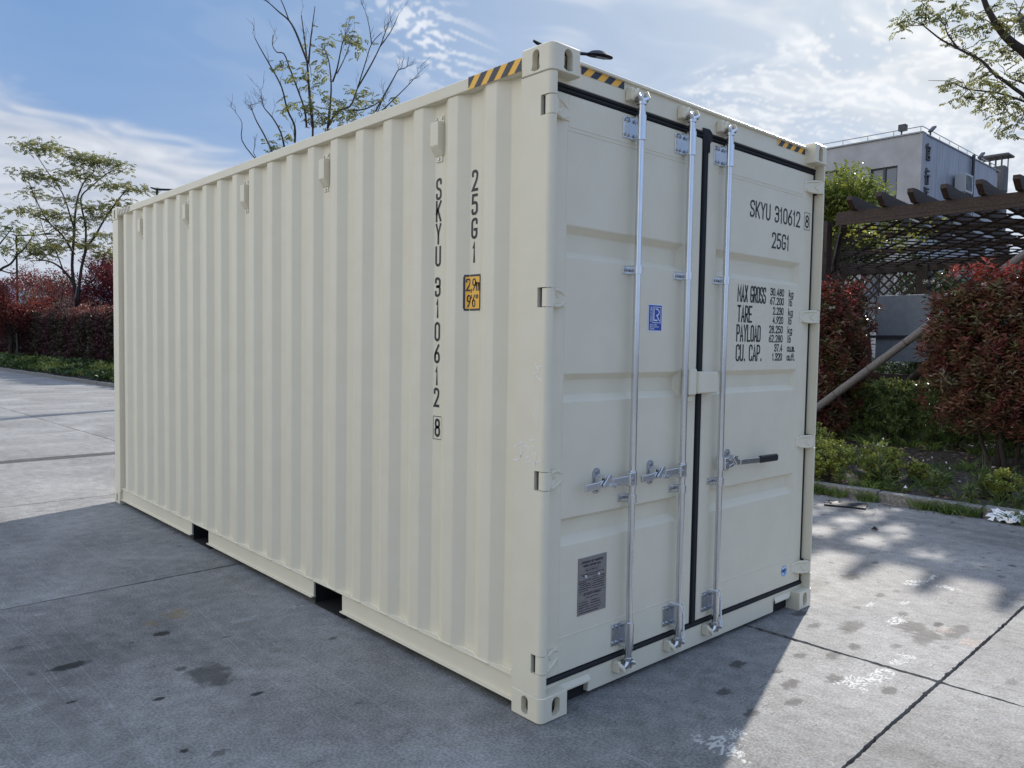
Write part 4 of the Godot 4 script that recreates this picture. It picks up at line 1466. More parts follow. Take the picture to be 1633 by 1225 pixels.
func make_container() -> void:
	var t := thing("shipping_container", "cream twenty foot steel shipping container with closed doors facing the yard", "shipping container")
	for sx in [false, true]:
		for sz in [false, true]:
			for top in [false, true]:
				casting(t, sx, sz, top)
			corner_post(t, sx, sz, [] if sz else [0.257, 1.058, 1.841, 2.643])
	for right in [false, true]:
		side_wall(t, right)
		var s := -1.0 if right else 1.0
		var x := CW if right else 0.0
		# top side rail
		var tr := MB.new()
		tr.bbox(Vector3(minf(x, x + s * 0.06), 2.812, -5.88), Vector3(maxf(x, x + s * 0.06), 2.872, -0.176), 0.006)
		part("top_rail", tr, M.paint, t)
		# bottom side rail in three pieces between the fork pockets
		for q in [[-0.176, -1.688], [-2.03, -3.708], [-4.054, -5.88]]:
			var br := MB.new()
			br.bbox(Vector3(minf(x + s * 0.02, x + s * 0.034), 0.05, q[1]), Vector3(maxf(x + s * 0.02, x + s * 0.034), 0.156, q[0]), 0.002)
			br.bbox(Vector3(minf(x + s * 0.002, x + s * 0.05), 0.044, q[1]), Vector3(maxf(x + s * 0.002, x + s * 0.05), 0.053, q[0]), 0.002)
			part("bottom_rail", br, M.paint, t)
		var lg := MB.new()
		lg.bbox(Vector3(minf(x + s * 0.008, x + s * 0.08), 0.1525, -5.88), Vector3(maxf(x + s * 0.008, x + s * 0.08), 0.161, -0.176), 0.002)
		part("rail_ledge", lg, M.paint, t)
	# roof sheet, blind end wall, floor and the near-black parts under it
	var rf := MB.new()
	rf.box(Vector3(0.05, 2.83, -5.9), Vector3(CW - 0.05, 2.866, -0.1))
	for k in 26:
		var z := -0.3 - k * 0.215
		rf.bbox(Vector3(0.12, 2.86, z - 0.07), Vector3(CW - 0.12, 2.876, z + 0.04), 0.006)
	part("roof", rf, M.paint, t)
	var ew := MB.new()
	ew.box(Vector3(0.03, 0.12, -6.03), Vector3(CW - 0.03, 2.86, -6.0))
	for k in 8:
		ew.bbox(Vector3(0.2 + k * 0.27, 0.2, -6.05), Vector3(0.32 + k * 0.27, 2.76, -6.02), 0.012)
	part("end_wall", ew, M.paint, t)
	var fl := MB.new()
	fl.box(Vector3(0.05, 0.165, -6.0), Vector3(CW - 0.05, 0.19, -0.11))
	part("floor", fl, M.dark, t)
	for z in [-0.9, -1.4, -2.3, -2.8, -3.4, -4.4, -5.2]:
		var cm := MB.new()
		cm.box(Vector3(0.08, 0.04, z - 0.02), Vector3(CW - 0.08, 0.163, z + 0.02))
		part("cross_member", cm, M.dark, t)
	for z in [-1.859, -3.881]:
		var fp := MB.new()  # near-black floor and end plates paint the deep shade inside the pocket
		fp.box(Vector3(0.024, 0.006, z - 0.17), Vector3(CW - 0.024, 0.012, z + 0.17))
		for q in [z - 0.177, z + 0.17]:
			fp.box(Vector3(0.035, 0.006, q), Vector3(CW - 0.035, 0.151, q + 0.007))
		fp.box(Vector3(0.3, 0.012, z - 0.17), Vector3(0.31, 0.151, z + 0.17))
		fp.box(Vector3(CW - 0.31, 0.012, z - 0.17), Vector3(CW - 0.3, 0.151, z + 0.17))
		part("fork_pocket", fp, M.dark, t)
	# door end: header, sill with its two notches, rubber seals
	var hd := MB.new()
	hd.bbox(Vector3(0.033, 2.762, -0.16), Vector3(CW - 0.033, 2.868, ZF), 0.004)
	hd.bbox(Vector3(0.08, 2.860, -0.16), Vector3(CW - 0.08, 2.876, ZF + 0.014), 0.004)
	part("door_header", hd, M.paint, t)
	for k in 3:
		var sl := MB.new()
		var xa: float = [0.033, 0.37, CW - 0.37][k]
		var xb: float = [0.37, CW - 0.37, CW - 0.033][k]
		sl.bbox(Vector3(xa, 0.022 if k == 1 else 0.082, -0.16), Vector3(xb, 0.131, ZF), 0.003)
		part("door_sill", sl, M.paint, t)
	for s in [0, 1]:
		var nt := MB.new()
		nt.xf = Transform3D(Basis(Vector3(-1.0 if s else 1.0, 0, 0), Vector3.UP, Vector3(0, 0, 1)), Vector3(CW if s else 0.0, 0, 0))
		nt.box(Vector3(0.166, 0.006, -0.4), Vector3(0.369, 0.0785, -0.085))  # black block added to paint the deep shadow inside the notch
		part("notch_shade", nt, M.dark, t)
		var lip := MB.new()
		lip.xf = nt.xf
		lip.quad(Vector3(0.16, 0.112, ZF + 0.002), Vector3(0.20, 0.086, ZF + 0.014), Vector3(0.374, 0.086, ZF + 0.014), Vector3(0.37, 0.112, ZF + 0.002))
		lip.quad(Vector3(0.20, 0.086, ZF + 0.014), Vector3(0.20, 0.079, ZF + 0.014), Vector3(0.374, 0.079, ZF + 0.014), Vector3(0.374, 0.086, ZF + 0.014))
		lip.quad(Vector3(0.20, 0.079, ZF + 0.014), Vector3(0.20, 0.079, ZF - 0.05), Vector3(0.374, 0.079, ZF - 0.05), Vector3(0.374, 0.079, ZF + 0.014))
		part("notch_lip", lip, M.paint, t)
	var gs := MB.new()
	gs.box(Vector3(0.034, 2.729, -0.12), Vector3(2.404, 2.762, ZF - 0.004))
	gs.tube([Vector3(0.034, 2.737, ZF - 0.004), Vector3(2.404, 2.737, ZF - 0.004)], [0.007, 0.007], 8)
	gs.tube([Vector3(0.034, 2.754, ZF - 0.003), Vector3(2.404, 2.754, ZF - 0.003)], [0.0075, 0.0075], 8)
	part("door_seal", gs, M.rubber, t)
	var g2 := MB.new()
	g2.box(Vector3(0.034, 0.131, -0.12), Vector3(2.404, 0.158, ZF - 0.004))
	g2.tube([Vector3(0.034, 0.144, ZF - 0.004), Vector3(2.404, 0.144, ZF - 0.004)], [0.0125, 0.0125], 8)
	part("door_seal", g2, M.rubber, t)
	for xx in [[0.034, 0.05], [2.388, 2.404]]:
		var g3 := MB.new()
		g3.box(Vector3(xx[0], 0.158, -0.12), Vector3(xx[1], 2.729, ZF - 0.006))
		g3.tube([Vector3((xx[0] + xx[1]) / 2, 0.15, ZF - 0.006), Vector3((xx[0] + xx[1]) / 2, 2.74, ZF - 0.006)], [0.0085, 0.0085], 8)
		part("door_seal", g3, M.rubber, t)
	var g4 := MB.new()
	g4.box(Vector3(1.178, 0.150, -0.12), Vector3(1.234, 2.735, ZF - 0.003))
	g4.tube([Vector3(1.196, 0.15, ZF - 0.003), Vector3(1.196, 2.735, ZF - 0.003)], [0.011, 0.011], 8)
	# the folded flap where the upright seal meets the header's
	g4.tri(Vector3(1.165, 2.778, ZF + 0.004), Vector3(1.215, 2.700, ZF + 0.020), Vector3(1.222, 2.778, ZF + 0.010))
	g4.tri(Vector3(1.165, 2.778, ZF + 0.004), Vector3(1.178, 2.66, ZF + 0.003), Vector3(1.215, 2.700, ZF + 0.020))
	g4.quad(Vector3(1.222, 2.778, ZF + 0.010), Vector3(1.215, 2.700, ZF + 0.020), Vector3(1.262, 2.735, ZF + 0.004), Vector3(1.248, 2.765, ZF + 0.008))
	g4.tri(Vector3(1.215, 2.700, ZF + 0.020), Vector3(1.178, 2.66, ZF + 0.003), Vector3(1.240, 2.66, ZF + 0.003))
	part("door_seal", g4, M.rubber, t)
	var left := door(t, "left_door", 0.05, 1.178, 0.166, 1.036)
	var right_leaf := door(t, "right_door", 1.234, 2.388, 1.326, 2.256)
	hinges(left, false)
	hinges(right_leaf, true)
	lock_rod(t, 0.605, -1.0, false)
	lock_rod(t, 1.009, -1.0, true)
	lock_rod(t, 1.356, 1.0, true)
	# lock box across the two leaves
	var lb := Node3D.new()
	lb.name = "lock_box"
	t.add_child(lb)
	var l1 := MB.new()
	l1.bbox(Vector3(1.04, 1.394, ZF - 0.001), Vector3(1.110, 1.530, ZF + 0.052), 0.006)
	part("hasp_housing", l1, M.paint, lb)
	var l2 := MB.new()
	l2.bbox(Vector3(1.108, 1.400, ZF + 0.012), Vector3(1.288, 1.514, ZF + 0.066), 0.008)
	l2.bbox(Vector3(1.24, 1.396, ZF - 0.001), Vector3(1.296, 1.512, ZF + 0.016), 0.003)
	part("cover", l2, M.paint, lb)
	var l3 := MB.new()
	l3.bbox(Vector3(1.055, 1.360, ZF - 0.001), Vector3(1.11, 1.388, ZF + 0.03), 0.003)
	part("tab", l3, M.paint, lb)
	# stickers and paint
	var hdr := func(x, y, d): return Vector3(x, y, ZF + d)
	var side := func(z, y, d): return Vector3(-d, y, z)
	hazard(t, 0.236, 0.53, 2.827, 2.860, hdr, 7, true, M.yellow, M.navy)
	hazard(t, 1.926, 2.262, 2.827, 2.860, hdr, 8, false, M.yellow, M.navy)
	hazard(t, -0.545, -0.186, 2.814, 2.870, side, 9, true, M.yellow, M.navy, 0.05)
	hazard(t, -5.86, -5.5, 2.818, 2.866, side, 9, false, M.pale_stripe, M.tan_stripe, 0.05)
	for k in [2, 6, 10, 14, 18]:
		vent(t, -0.2575 - 0.2788 * k)
	letters_on_side(t)
	height_sign(t)
	door_print(t)
	stickers(t)
	chalk(t)


# ---------------------------------------------------------------- plants
func leaf_cluster(n: int, rad: float, len: float, wid: float, sd: int, upward := 0.3, droop := 0.0) -> ArrayMesh:
	# a spray of folded leaves round a point
	var r := RandomNumberGenerator.new()
	r.seed = sd
	var b := MB.new()
	for i in n:
		var d := Vector3(r.randf_range(-1, 1), r.randf_range(-1, 1) + upward, r.randf_range(-1, 1)).normalized()
		var base := d * rad * r.randf_range(0.1, 1.0)
		var dir := (d + Vector3(r.randf_range(-0.5, 0.5), r.randf_range(-0.5, 0.5) - droop, r.randf_range(-0.5, 0.5))).normalized()
		one_leaf(b, base, dir, len * r.randf_range(0.7, 1.15), wid * r.randf_range(0.8, 1.15), r)
	return b.mesh()


func one_leaf(b: MB, base: Vector3, dir: Vector3, len: float, wid: float, r: RandomNumberGenerator) -> void:
	var side := dir.cross(Vector3(r.randf_range(-0.4, 0.4), 1, r.randf_range(-0.4, 0.4))).normalized()
	var up := side.cross(dir).normalized()
	var m := base + dir * len * 0.5
	var tip := base + dir * len - up * len * 0.12
	var l := m + side * wid * 0.5 + up * wid * 0.18
	var rr := m - side * wid * 0.5 + up * wid * 0.18
	b.tri(base, l, tip)
	b.tri(base, tip, rr)


func sprig(n: int, len: float, leaf: float, wid: float, sd: int) -> ArrayMesh:
	# a drooping feathered leaf: leaflets in pairs along a stalk
	var r := RandomNumberGenerator.new()
	r.seed = sd
	var b := MB.new()
	for i in n:
		var t := (i + 0.6) / n
		var at := Vector3(len * t, -0.35 * len * t * t, 0)
		for s in [-1, 1]:
			var d := Vector3(0.55, -0.35 + r.randf_range(-0.25, 0.2), s * r.randf_range(0.6, 1.0)).normalized()
			one_leaf(b, at, d, leaf * r.randf_range(0.8, 1.15) * (1.0 - 0.3 * absf(t - 0.5)), wid, r)
	one_leaf(b, Vector3(len, -0.35 * len, 0), Vector3(0.8, -0.5, 0).normalized(), leaf, wid, r)
	return b.mesh()


func rosette(n: int, len: float, wid: float, sd: int, lift := 0.7) -> ArrayMesh:
	# leaves in a whorl at a shoot's end, the youngest upright
	var r := RandomNumberGenerator.new()
	r.seed = sd
	var b := MB.new()
	for i in n:
		var a := TAU * i * 0.382 + r.randf_range(-0.3, 0.3)
		var t := float(i) / n
		var d := Vector3(cos(a), lerpf(-0.25, 1.6, t) * lift, sin(a)).normalized()
		one_leaf(b, Vector3(0, (t - 0.6) * len * 0.9, 0), d, len * r.randf_range(0.75, 1.1), wid * r.randf_range(0.85, 1.1), r)
	return b.mesh()


func turned(r: RandomNumberGenerator, at: Vector3, scale: float, tilt := 0.5) -> Transform3D:
	var bs := Basis(Vector3.UP, r.randf() * TAU) * Basis(Vector3(r.randf_range(-1, 1), 0, r.randf_range(-1, 1)).normalized(), r.randf_range(-tilt, tilt))
	return Transform3D(bs.scaled_local(Vector3.ONE * scale), at)


func mixed(r: RandomNumberGenerator, a: Color, b: Color, spread := 0.25) -> Color:
	var t := r.randf()
	var k := 1.0 + r.randf_range(-spread, spread)
	return Color(lerpf(a.r, b.r, t) * k, lerpf(a.g, b.g, t) * k, lerpf(a.b, b.b, t) * k)


func limb(b: MB, pts: Array, r0: float, r1: float, sides := 6) -> void:
	var radii := []
	for i in pts.size():
		radii.append(lerpf(r0, r1, float(i) / (pts.size() - 1)))
	b.tube(pts, radii, sides)


func crooked(a: Vector3, c: Vector3, r: RandomNumberGenerator, n: int, amp: float) -> Array:
	var out := [a]
	var l := a.distance_to(c)
	for i in range(1, n):
		out.append(a.lerp(c, float(i) / n) + Vector3(r.randf_range(-1, 1), r.randf_range(-0.6, 0.6), r.randf_range(-1, 1)) * amp * l)
	out.append(c)
	return out


func shrub(called: String, label: String, category: String, at: Vector3, size: Vector3, count: int, m: Mesh, leafm: Material, tops: Array, sides: Array, sd: int, o := {}) -> Node3D:
	# stems and a crown that fills an uneven box-like volume; tops and sides are colour pairs
	var r := RandomNumberGenerator.new()
	r.seed = sd
	var t := thing(called, label, category, at, o.get("turn", 0.0), o.get("group", ""))
	var low: float = o.get("low", 0.0)
	var box: float = o.get("box", 3.0)
	var rough := noise(o.get("lump", 1.6), sd, 3)
	var stems := MB.new()
	var ns: int = o.get("stems", 5)
	for i in ns:
		var a := TAU * i / ns + r.randf_range(-0.4, 0.4)
		var p := Vector3(cos(a) * size.x * 0.10, 0, sin(a) * size.z * 0.10)
		var q := Vector3(cos(a) * size.x * 0.33, size.y * r.randf_range(0.6, 0.9), sin(a) * size.z * 0.33)
		var line := crooked(p, q, r, 5, 0.05)
		limb(stems, line, o.get("stem_r", 0.025), 0.006, 6)
		for k in 3:
			var s: Vector3 = line[2 + k % 3]
			limb(stems, crooked(s, s + Vector3(r.randf_range(-1, 1) * size.x * 0.3, size.y * 0.2, r.randf_range(-1, 1) * size.z * 0.3), r, 3, 0.08), 0.01, 0.003, 4)
	part("stem", stems, M.bark, t)
	var spots := []
	var tints := []
	var tries := 0
	while spots.size() < count and tries < count * 20:
		tries += 1
		var p := Vector3(r.randf_range(-1, 1), r.randf_range(-1, 1), r.randf_range(-1, 1))
		var d := pow(pow(absf(p.x), box) + pow(absf(p.y), box) + pow(absf(p.z), box), 1.0 / box)
		var lim: float = 0.86 + 0.42 * rough.get_noise_3d(p.x * size.x, p.y * size.y, p.z * size.z)
		if d > lim or (d < lim * 0.55 and r.randf() < 0.8):
			continue
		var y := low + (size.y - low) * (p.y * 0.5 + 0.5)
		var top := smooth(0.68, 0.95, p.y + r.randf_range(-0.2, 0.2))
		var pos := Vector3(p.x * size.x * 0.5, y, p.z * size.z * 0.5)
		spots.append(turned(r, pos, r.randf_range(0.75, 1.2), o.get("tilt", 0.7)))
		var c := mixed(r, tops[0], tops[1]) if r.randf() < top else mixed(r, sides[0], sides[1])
		tints.append(c)
	scatter("crown", m, leafm, spots, tints, t)
	return t


func traced_tree(called: String, label: String, at: Vector3, az: float, limbs: Array, thick: Array, clusters: Array, o: Dictionary) -> Node3D:
	# limbs: lists of (right, height) in cm as the boughs are spread across the line of sight; each bough gets depth of its own
	var r := RandomNumberGenerator.new()
	r.seed = o.seed
	var t := thing(called, label, "tree", at, 0.0, "")
	var right := Vector3(cos(deg_to_rad(az)), 0, sin(deg_to_rad(az)))
	var away := Vector3(sin(deg_to_rad(az)), 0, -cos(deg_to_rad(az)))
	var b := MB.new()
	var deep: float = o.deep
	var nodes := []
	var lines := []
	for i in limbs.size():
		var l: Array = limbs[i]
		var pts := []
		var first := Vector2(l[0], l[1]) / 100.0
		# boughs start at the depth of the bough that they leave
		var z0 := 0.0
		var best := 0.3
		for q in nodes:
			var dd := Vector2(q[0], q[1]).distance_to(first)
			if dd < best:
				best = dd
				z0 = q[2]
		var lean := r.randf_range(-deep, deep)
		for k in range(0, l.size(), 2):
			var f := float(k) / (l.size() - 2)
			var zz := lerpf(z0, lean, f)
			nodes.append([l[k] / 100.0, l[k + 1] / 100.0, zz])
			pts.append(right * (l[k] / 100.0) + Vector3.UP * (l[k + 1] / 100.0) + away * zz)
		lines.append(pts)
		var sm := []
		for k in pts.size() - 1:
			var p0: Vector3 = pts[max(k - 1, 0)]
			var p3: Vector3 = pts[min(k + 2, pts.size() - 1)]
			for s in 3:
				sm.append((pts[k] as Vector3).cubic_interpolate(pts[k + 1], p0, p3, s / 3.0))
		sm.append(pts[-1])
		limb(b, sm, thick[i] * 0.74, maxf(thick[i] * 0.22, 0.005), 7)
	part("trunk", b, M.bark, t)
	# bare twigs that fork off the boughs
	var tw := MB.new()
	for n in int(o.get("twigs", 0)):
		var pts: Array = lines[r.randi() % lines.size()]
		var k := r.randi_range(int(pts.size() / 2.0), pts.size() - 1)
		var s: Vector3 = pts[k]
		var dir: Vector3 = ((pts[k] as Vector3) - pts[k - 1]).normalized()
		for m in 3:
			var d: Vector3 = (dir + Vector3(r.randf_range(-0.8, 0.8), r.randf_range(-0.1, 0.6), r.randf_range(-0.8, 0.8))).normalized()
			var e: Vector3 = s + d * r.randf_range(0.25, 0.75) * float(o.get("twig_len", 1.0))
			limb(tw, crooked(s, e, r, 3, 0.06), 0.0055, 0.0022, 4)
			s = s.lerp(e, 0.6)
	if tw.v.size():
		part("twig", tw, M.bark, t)
	var spots := []
	var tints := []
	var stalks := MB.new()
	for k in range(0, clusters.size(), 2):
		var p2 := Vector2(clusters[k], clusters[k + 1]) / 100.0
		var zz := 0.0
		var best := 1e9
		var nearest := [0.0, 0.0, 0.0]
		for q in nodes:
			var dd := Vector2(q[0], q[1]).distance_to(p2)
			if dd < best:
				best = dd
				nearest = q
		zz = nearest[2] + r.randf_range(-0.35, 0.35) * deep
		var c: Vector3 = right * p2.x + Vector3.UP * p2.y + away * zz
		var from: Vector3 = right * float(nearest[0]) + Vector3.UP * float(nearest[1]) + away * float(nearest[2])
		limb(stalks, crooked(from, c, r, 3, 0.06), o.get("stalk", 0.012), 0.004, 5)
		for n in int(o.per):
			var off := Vector3(r.randfn(), r.randfn() * float(o.get("flat", 0.5)), r.randfn()) * float(o.puff)
			spots.append(turned(r, c + off, r.randf_range(0.7, 1.2), 0.6))
			tints.append(mixed(r, o.tint[0], o.tint[1], 0.3))
	if stalks.v.size():
		part("branchlet", stalks, M.bark, t)
	scatter("crown", o.leaf, M.leaf_soft, spots, tints, t)
	return t


func crown_tree(called: String, label: String, at: Vector3, height: float, size: Vector3, count: int, m: Mesh, tint: Array, sd: int, trunk_r := 0.12, open := 0.25) -> Node3D:
	# forked trunk and a loose crown in clumps
	var r := RandomNumberGenerator.new()
	r.seed = sd
	var t := thing(called, label, "tree", at)
	var b := MB.new()
	var fork := height - size.y * 0.85
	limb(b, crooked(Vector3.ZERO, Vector3(0, fork, 0), r, 4, 0.03), trunk_r, trunk_r * 0.75, 8)
	var clumps := []
	for i in 16:
		var a := TAU * i * 0.382
		var e := Vector3(cos(a) * size.x * 0.42 * r.randf_range(0.4, 1.0), height - size.y * r.randf_range(0.08, 0.85), sin(a) * size.z * 0.42 * r.randf_range(0.4, 1.0))
		limb(b, crooked(Vector3(0, fork * r.randf_range(0.8, 1.05), 0), e, r, 5, 0.06), trunk_r * 0.45, 0.012, 6)
		clumps.append(e)
	part("trunk", b, M.bark, t)
	var spots := []
	var tints := []
	for i in count:
		var c: Vector3 = clumps[r.randi() % clumps.size()]
		var p := c + Vector3(r.randfn() * size.x, r.randfn() * size.y * 0.7, r.randfn() * size.z) * open * 0.42
		spots.append(turned(r, p, r.randf_range(0.7, 1.25), 0.8))
		tints.append(mixed(r, tint[0], tint[1], 0.3))
	scatter("crown", m, M.leaf_soft, spots, tints, t)
	return t


func make_bed() -> void:
	# kerb of concrete stones, soil behind it, weeds at its foot
	var r := RandomNumberGenerator.new()
	r.seed = 501
	var kb := Node3D.new()
	kb.name = "kerb"
	add_child(kb)
	kb.set_meta("kind", "structure")
	kb.set_meta("label", "low weathered concrete kerb between the yard and the planted bed")
	var st := MB.new()
	st.bbox(Vector3(0, -0.04, -0.494), Vector3(0.13, 0.12, 0.494), 0.014)
	var stone := st.mesh()
	for i in 86:
		var o := put("kerb_stone", stone, M.kerb, kb)
		o.position = site(4.5 + r.randf_range(-0.008, 0.008), 7.5 - i, r.randf_range(-0.012, 0.008))
		o.rotation = Vector3(r.randf_range(-0.008, 0.008), atan(SLOPE) + r.randf_range(-0.01, 0.01), r.randf_range(-0.02, 0.02))
	var b := MB.new()
	var f := noise(0.6, 33, 4)
	var du := [4.62, 5.0, 5.5, 6.2, 7.0, 8.0, 9.2, 10.5, 12.5, 16.0, 24.0, 40.0, 70.0]
	var ds := []
	var s := -84.0
	while s < 14.0:
		ds.append(s)
		s += 0.5 if s > -9.0 else 3.0
	var h := func(u, s2): return 0.07 + 0.05 * smooth(4.6, 6.0, u) + 0.045 * f.get_noise_2d(u * 1.5, s2 * 1.5)
	for i in du.size() - 1:
		for j in ds.size() - 1:
			var p := [site(du[i], ds[j], h.call(du[i], ds[j])), site(du[i + 1], ds[j], h.call(du[i + 1], ds[j])), site(du[i + 1], ds[j + 1], h.call(du[i + 1], ds[j + 1])), site(du[i], ds[j + 1], h.call(du[i], ds[j + 1]))]
			b.quad(p[3], p[2], p[1], p[0])
	structure("planting_bed", "dark bare soil of the planted bed behind the kerb", b.mesh(), M.soil)
	# dead leaves and chips on the soil
	var chip := MB.new()
	one_leaf(chip, Vector3.ZERO, Vector3(1, 0.1, 0).normalized(), 0.07, 0.035, r)
	var sp := []
	var tn := []
	for i in 2500:
		var u := r.randf_range(4.75, 9.5) if i < 2200 else 4.47 - absf(r.randfn()) * 0.16
		var s2 := r.randf_range(-5.5, 3.5)
		sp.append(turned(r, site(u, s2, (float(h.call(u, s2)) if u > 4.6 else 0.0) + 0.012), r.randf_range(0.4, 1.3) * (1.0 if u > 4.6 else 0.6), 0.5))
		tn.append(mixed(r, Color(0.05, 0.03, 0.02), Color(0.28, 0.2, 0.13), 0.3) if r.randf() < 0.93 else Color(0.55, 0.5, 0.45))
	var lit := scatter("fallen_leaves", chip.mesh(), M.litter, sp, tn, self)
	lit.set_meta("kind", "stuff")
	lit.set_meta("label", "dead brown leaves strewn over the bare soil of the bed")
	# grass: blades in tufts along the kerb and in patches
	var tuft := MB.new()
	for i in 16:
		var a := r.randf() * TAU
		var d := Vector3(cos(a) * r.randf_range(0.2, 0.8), 1, sin(a) * r.randf_range(0.2, 0.8)).normalized()
		var base := Vector3(cos(a), 0, sin(a)) * r.randf_range(0.0, 0.04)
		var side := d.cross(Vector3(sin(a), 0.2, -cos(a))).normalized() * 0.0045
		var l := r.randf_range(0.08, 0.2)
		var mid := base + d * l * 0.6
		var tip := base + d * l + Vector3(cos(a), -0.5, sin(a)) * l * 0.3
		tuft.quad(base - side, base + side, mid + side * 0.8, mid - side * 0.8)
		tuft.tri(mid - side * 0.8, mid + side * 0.8, tip)
	var gs := []
	var gt := []
	for i in 1500:
		var u := r.randf_range(4.64, 7.4) if i > 520 else 4.5 - absf(r.randfn()) * 0.05
		var s2 := r.randf_range(-5.5, 3.0)
		if i > 520 and r.randf() < 0.9 and noise_at(u, s2) < 0.18:
			continue
		if i <= 520 and noise_at(s2 * 2.3, 4.0) < -0.02:
			continue
		gs.append(turned(r, site(u, s2, 0.0 if u < 4.5 else float(h.call(u, s2)) - 0.01), r.randf_range(0.5, 1.25), 0.3))
		gt.append(mixed(r, Color(0.05, 0.095, 0.02), Color(0.12, 0.17, 0.04), 0.35))
	var gr := scatter("grass", tuft.mesh(), M.leaf, gs, gt, self)
	gr.set_meta("kind", "stuff")
	gr.set_meta("label", "rough grass growing along the kerb beside the container")
	# the same weeds beyond the container, a green strip before the far hedge
	var lf := leaf_cluster(14, 0.16, 0.15, 0.07, 91, 0.8)
	var cs := []
	var ct := []
	for i in 3600:
		var u := r.randf_range(4.7, 7.4)
		var s2 := r.randf_range(-84.0, -16.0)
		cs.append(turned(r, site(u, s2, 0.12 + r.randf_range(0.0, 0.24) * smooth(4.6, 5.6, u)), r.randf_range(0.8, 1.6), 0.6))
		var sun_green := smooth(-0.1, 0.35, noise_at(u * 0.9, s2 * 0.45))  # patches of yellow-green plants among darker ones
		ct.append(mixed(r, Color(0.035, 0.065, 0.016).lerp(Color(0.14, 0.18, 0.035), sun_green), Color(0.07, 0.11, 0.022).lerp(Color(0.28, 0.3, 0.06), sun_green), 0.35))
	var gc := scatter("undergrowth", lf, M.leaf, cs, ct, self)
	gc.set_meta("kind", "stuff")
	gc.set_meta("label", "low bright green undergrowth between the kerb and the far red hedge")
	var lawn := []
	var lt := []
	for i in 5200:
		var u := r.randf_range(8.6, 20.0)
		var s2 := r.randf_range(-12.0, 6.0)
		lawn.append(turned(r, site(u, s2, 0.1), r.randf_range(0.8, 1.8), 0.4))
		lt.append(mixed(r, Color(0.05, 0.1, 0.02), Color(0.12, 0.17, 0.04), 0.3))
	var lw := scatter("lawn_grass", tuft.mesh(), M.leaf, lawn, lt, self)
	lw.set_meta("kind", "stuff")
	lw.set_meta("label", "patchy grass around the pergola behind the red shrubs")


var _n := FastNoiseLite.new()
func noise_at(x: float, y: float) -> float:
	_n.frequency = 0.7
	_n.seed = 3
	return _n.get_noise_2d(x, y)


func weed(label: String, at: Vector3, height: float, sd: int, flower := false, group := "") -> void:
	var r := RandomNumberGenerator.new()
	r.seed = sd
	var t := thing("weed", label, "weed", at, r.randf() * TAU, group)
	var st := MB.new()
	var lv := []
	var tn := []
	var heads := []
	for i in 4:
		var a := r.randf() * TAU
		var e := Vector3(cos(a) * height * 0.3, height * r.randf_range(0.7, 1.0), sin(a) * height * 0.3)
		var line := crooked(Vector3.ZERO, e, r, 4, 0.04)
		limb(st, line, 0.006, 0.002, 4)
		heads.append(e)
		for k in 5:
			var p: Vector3 = line[r.randi_range(0, 2)]
			lv.append(turned(r, p, r.randf_range(0.6, 1.3), 0.8))
			tn.append(mixed(r, Color(0.04, 0.08, 0.02), Color(0.12, 0.15, 0.04), 0.3))
	part("stem", st, mat(Color(0.07, 0.09, 0.035), 0.7), t)
	scatter("leaves", leaf_cluster(5, 0.02, height * 0.26, height * 0.05, sd, 0.9), M.leaf, lv, tn, t)
	if flower:
		var fs := []
		var ft := []
		for e in heads:
			fs.append(turned(r, e, 1.0, 0.5))
			ft.append(Color(0.75, 0.73, 0.7))
		scatter("flower", leaf_cluster(7, 0.006, 0.018, 0.012, sd + 5, 1.2), M.leaf_soft, fs, ft, t)


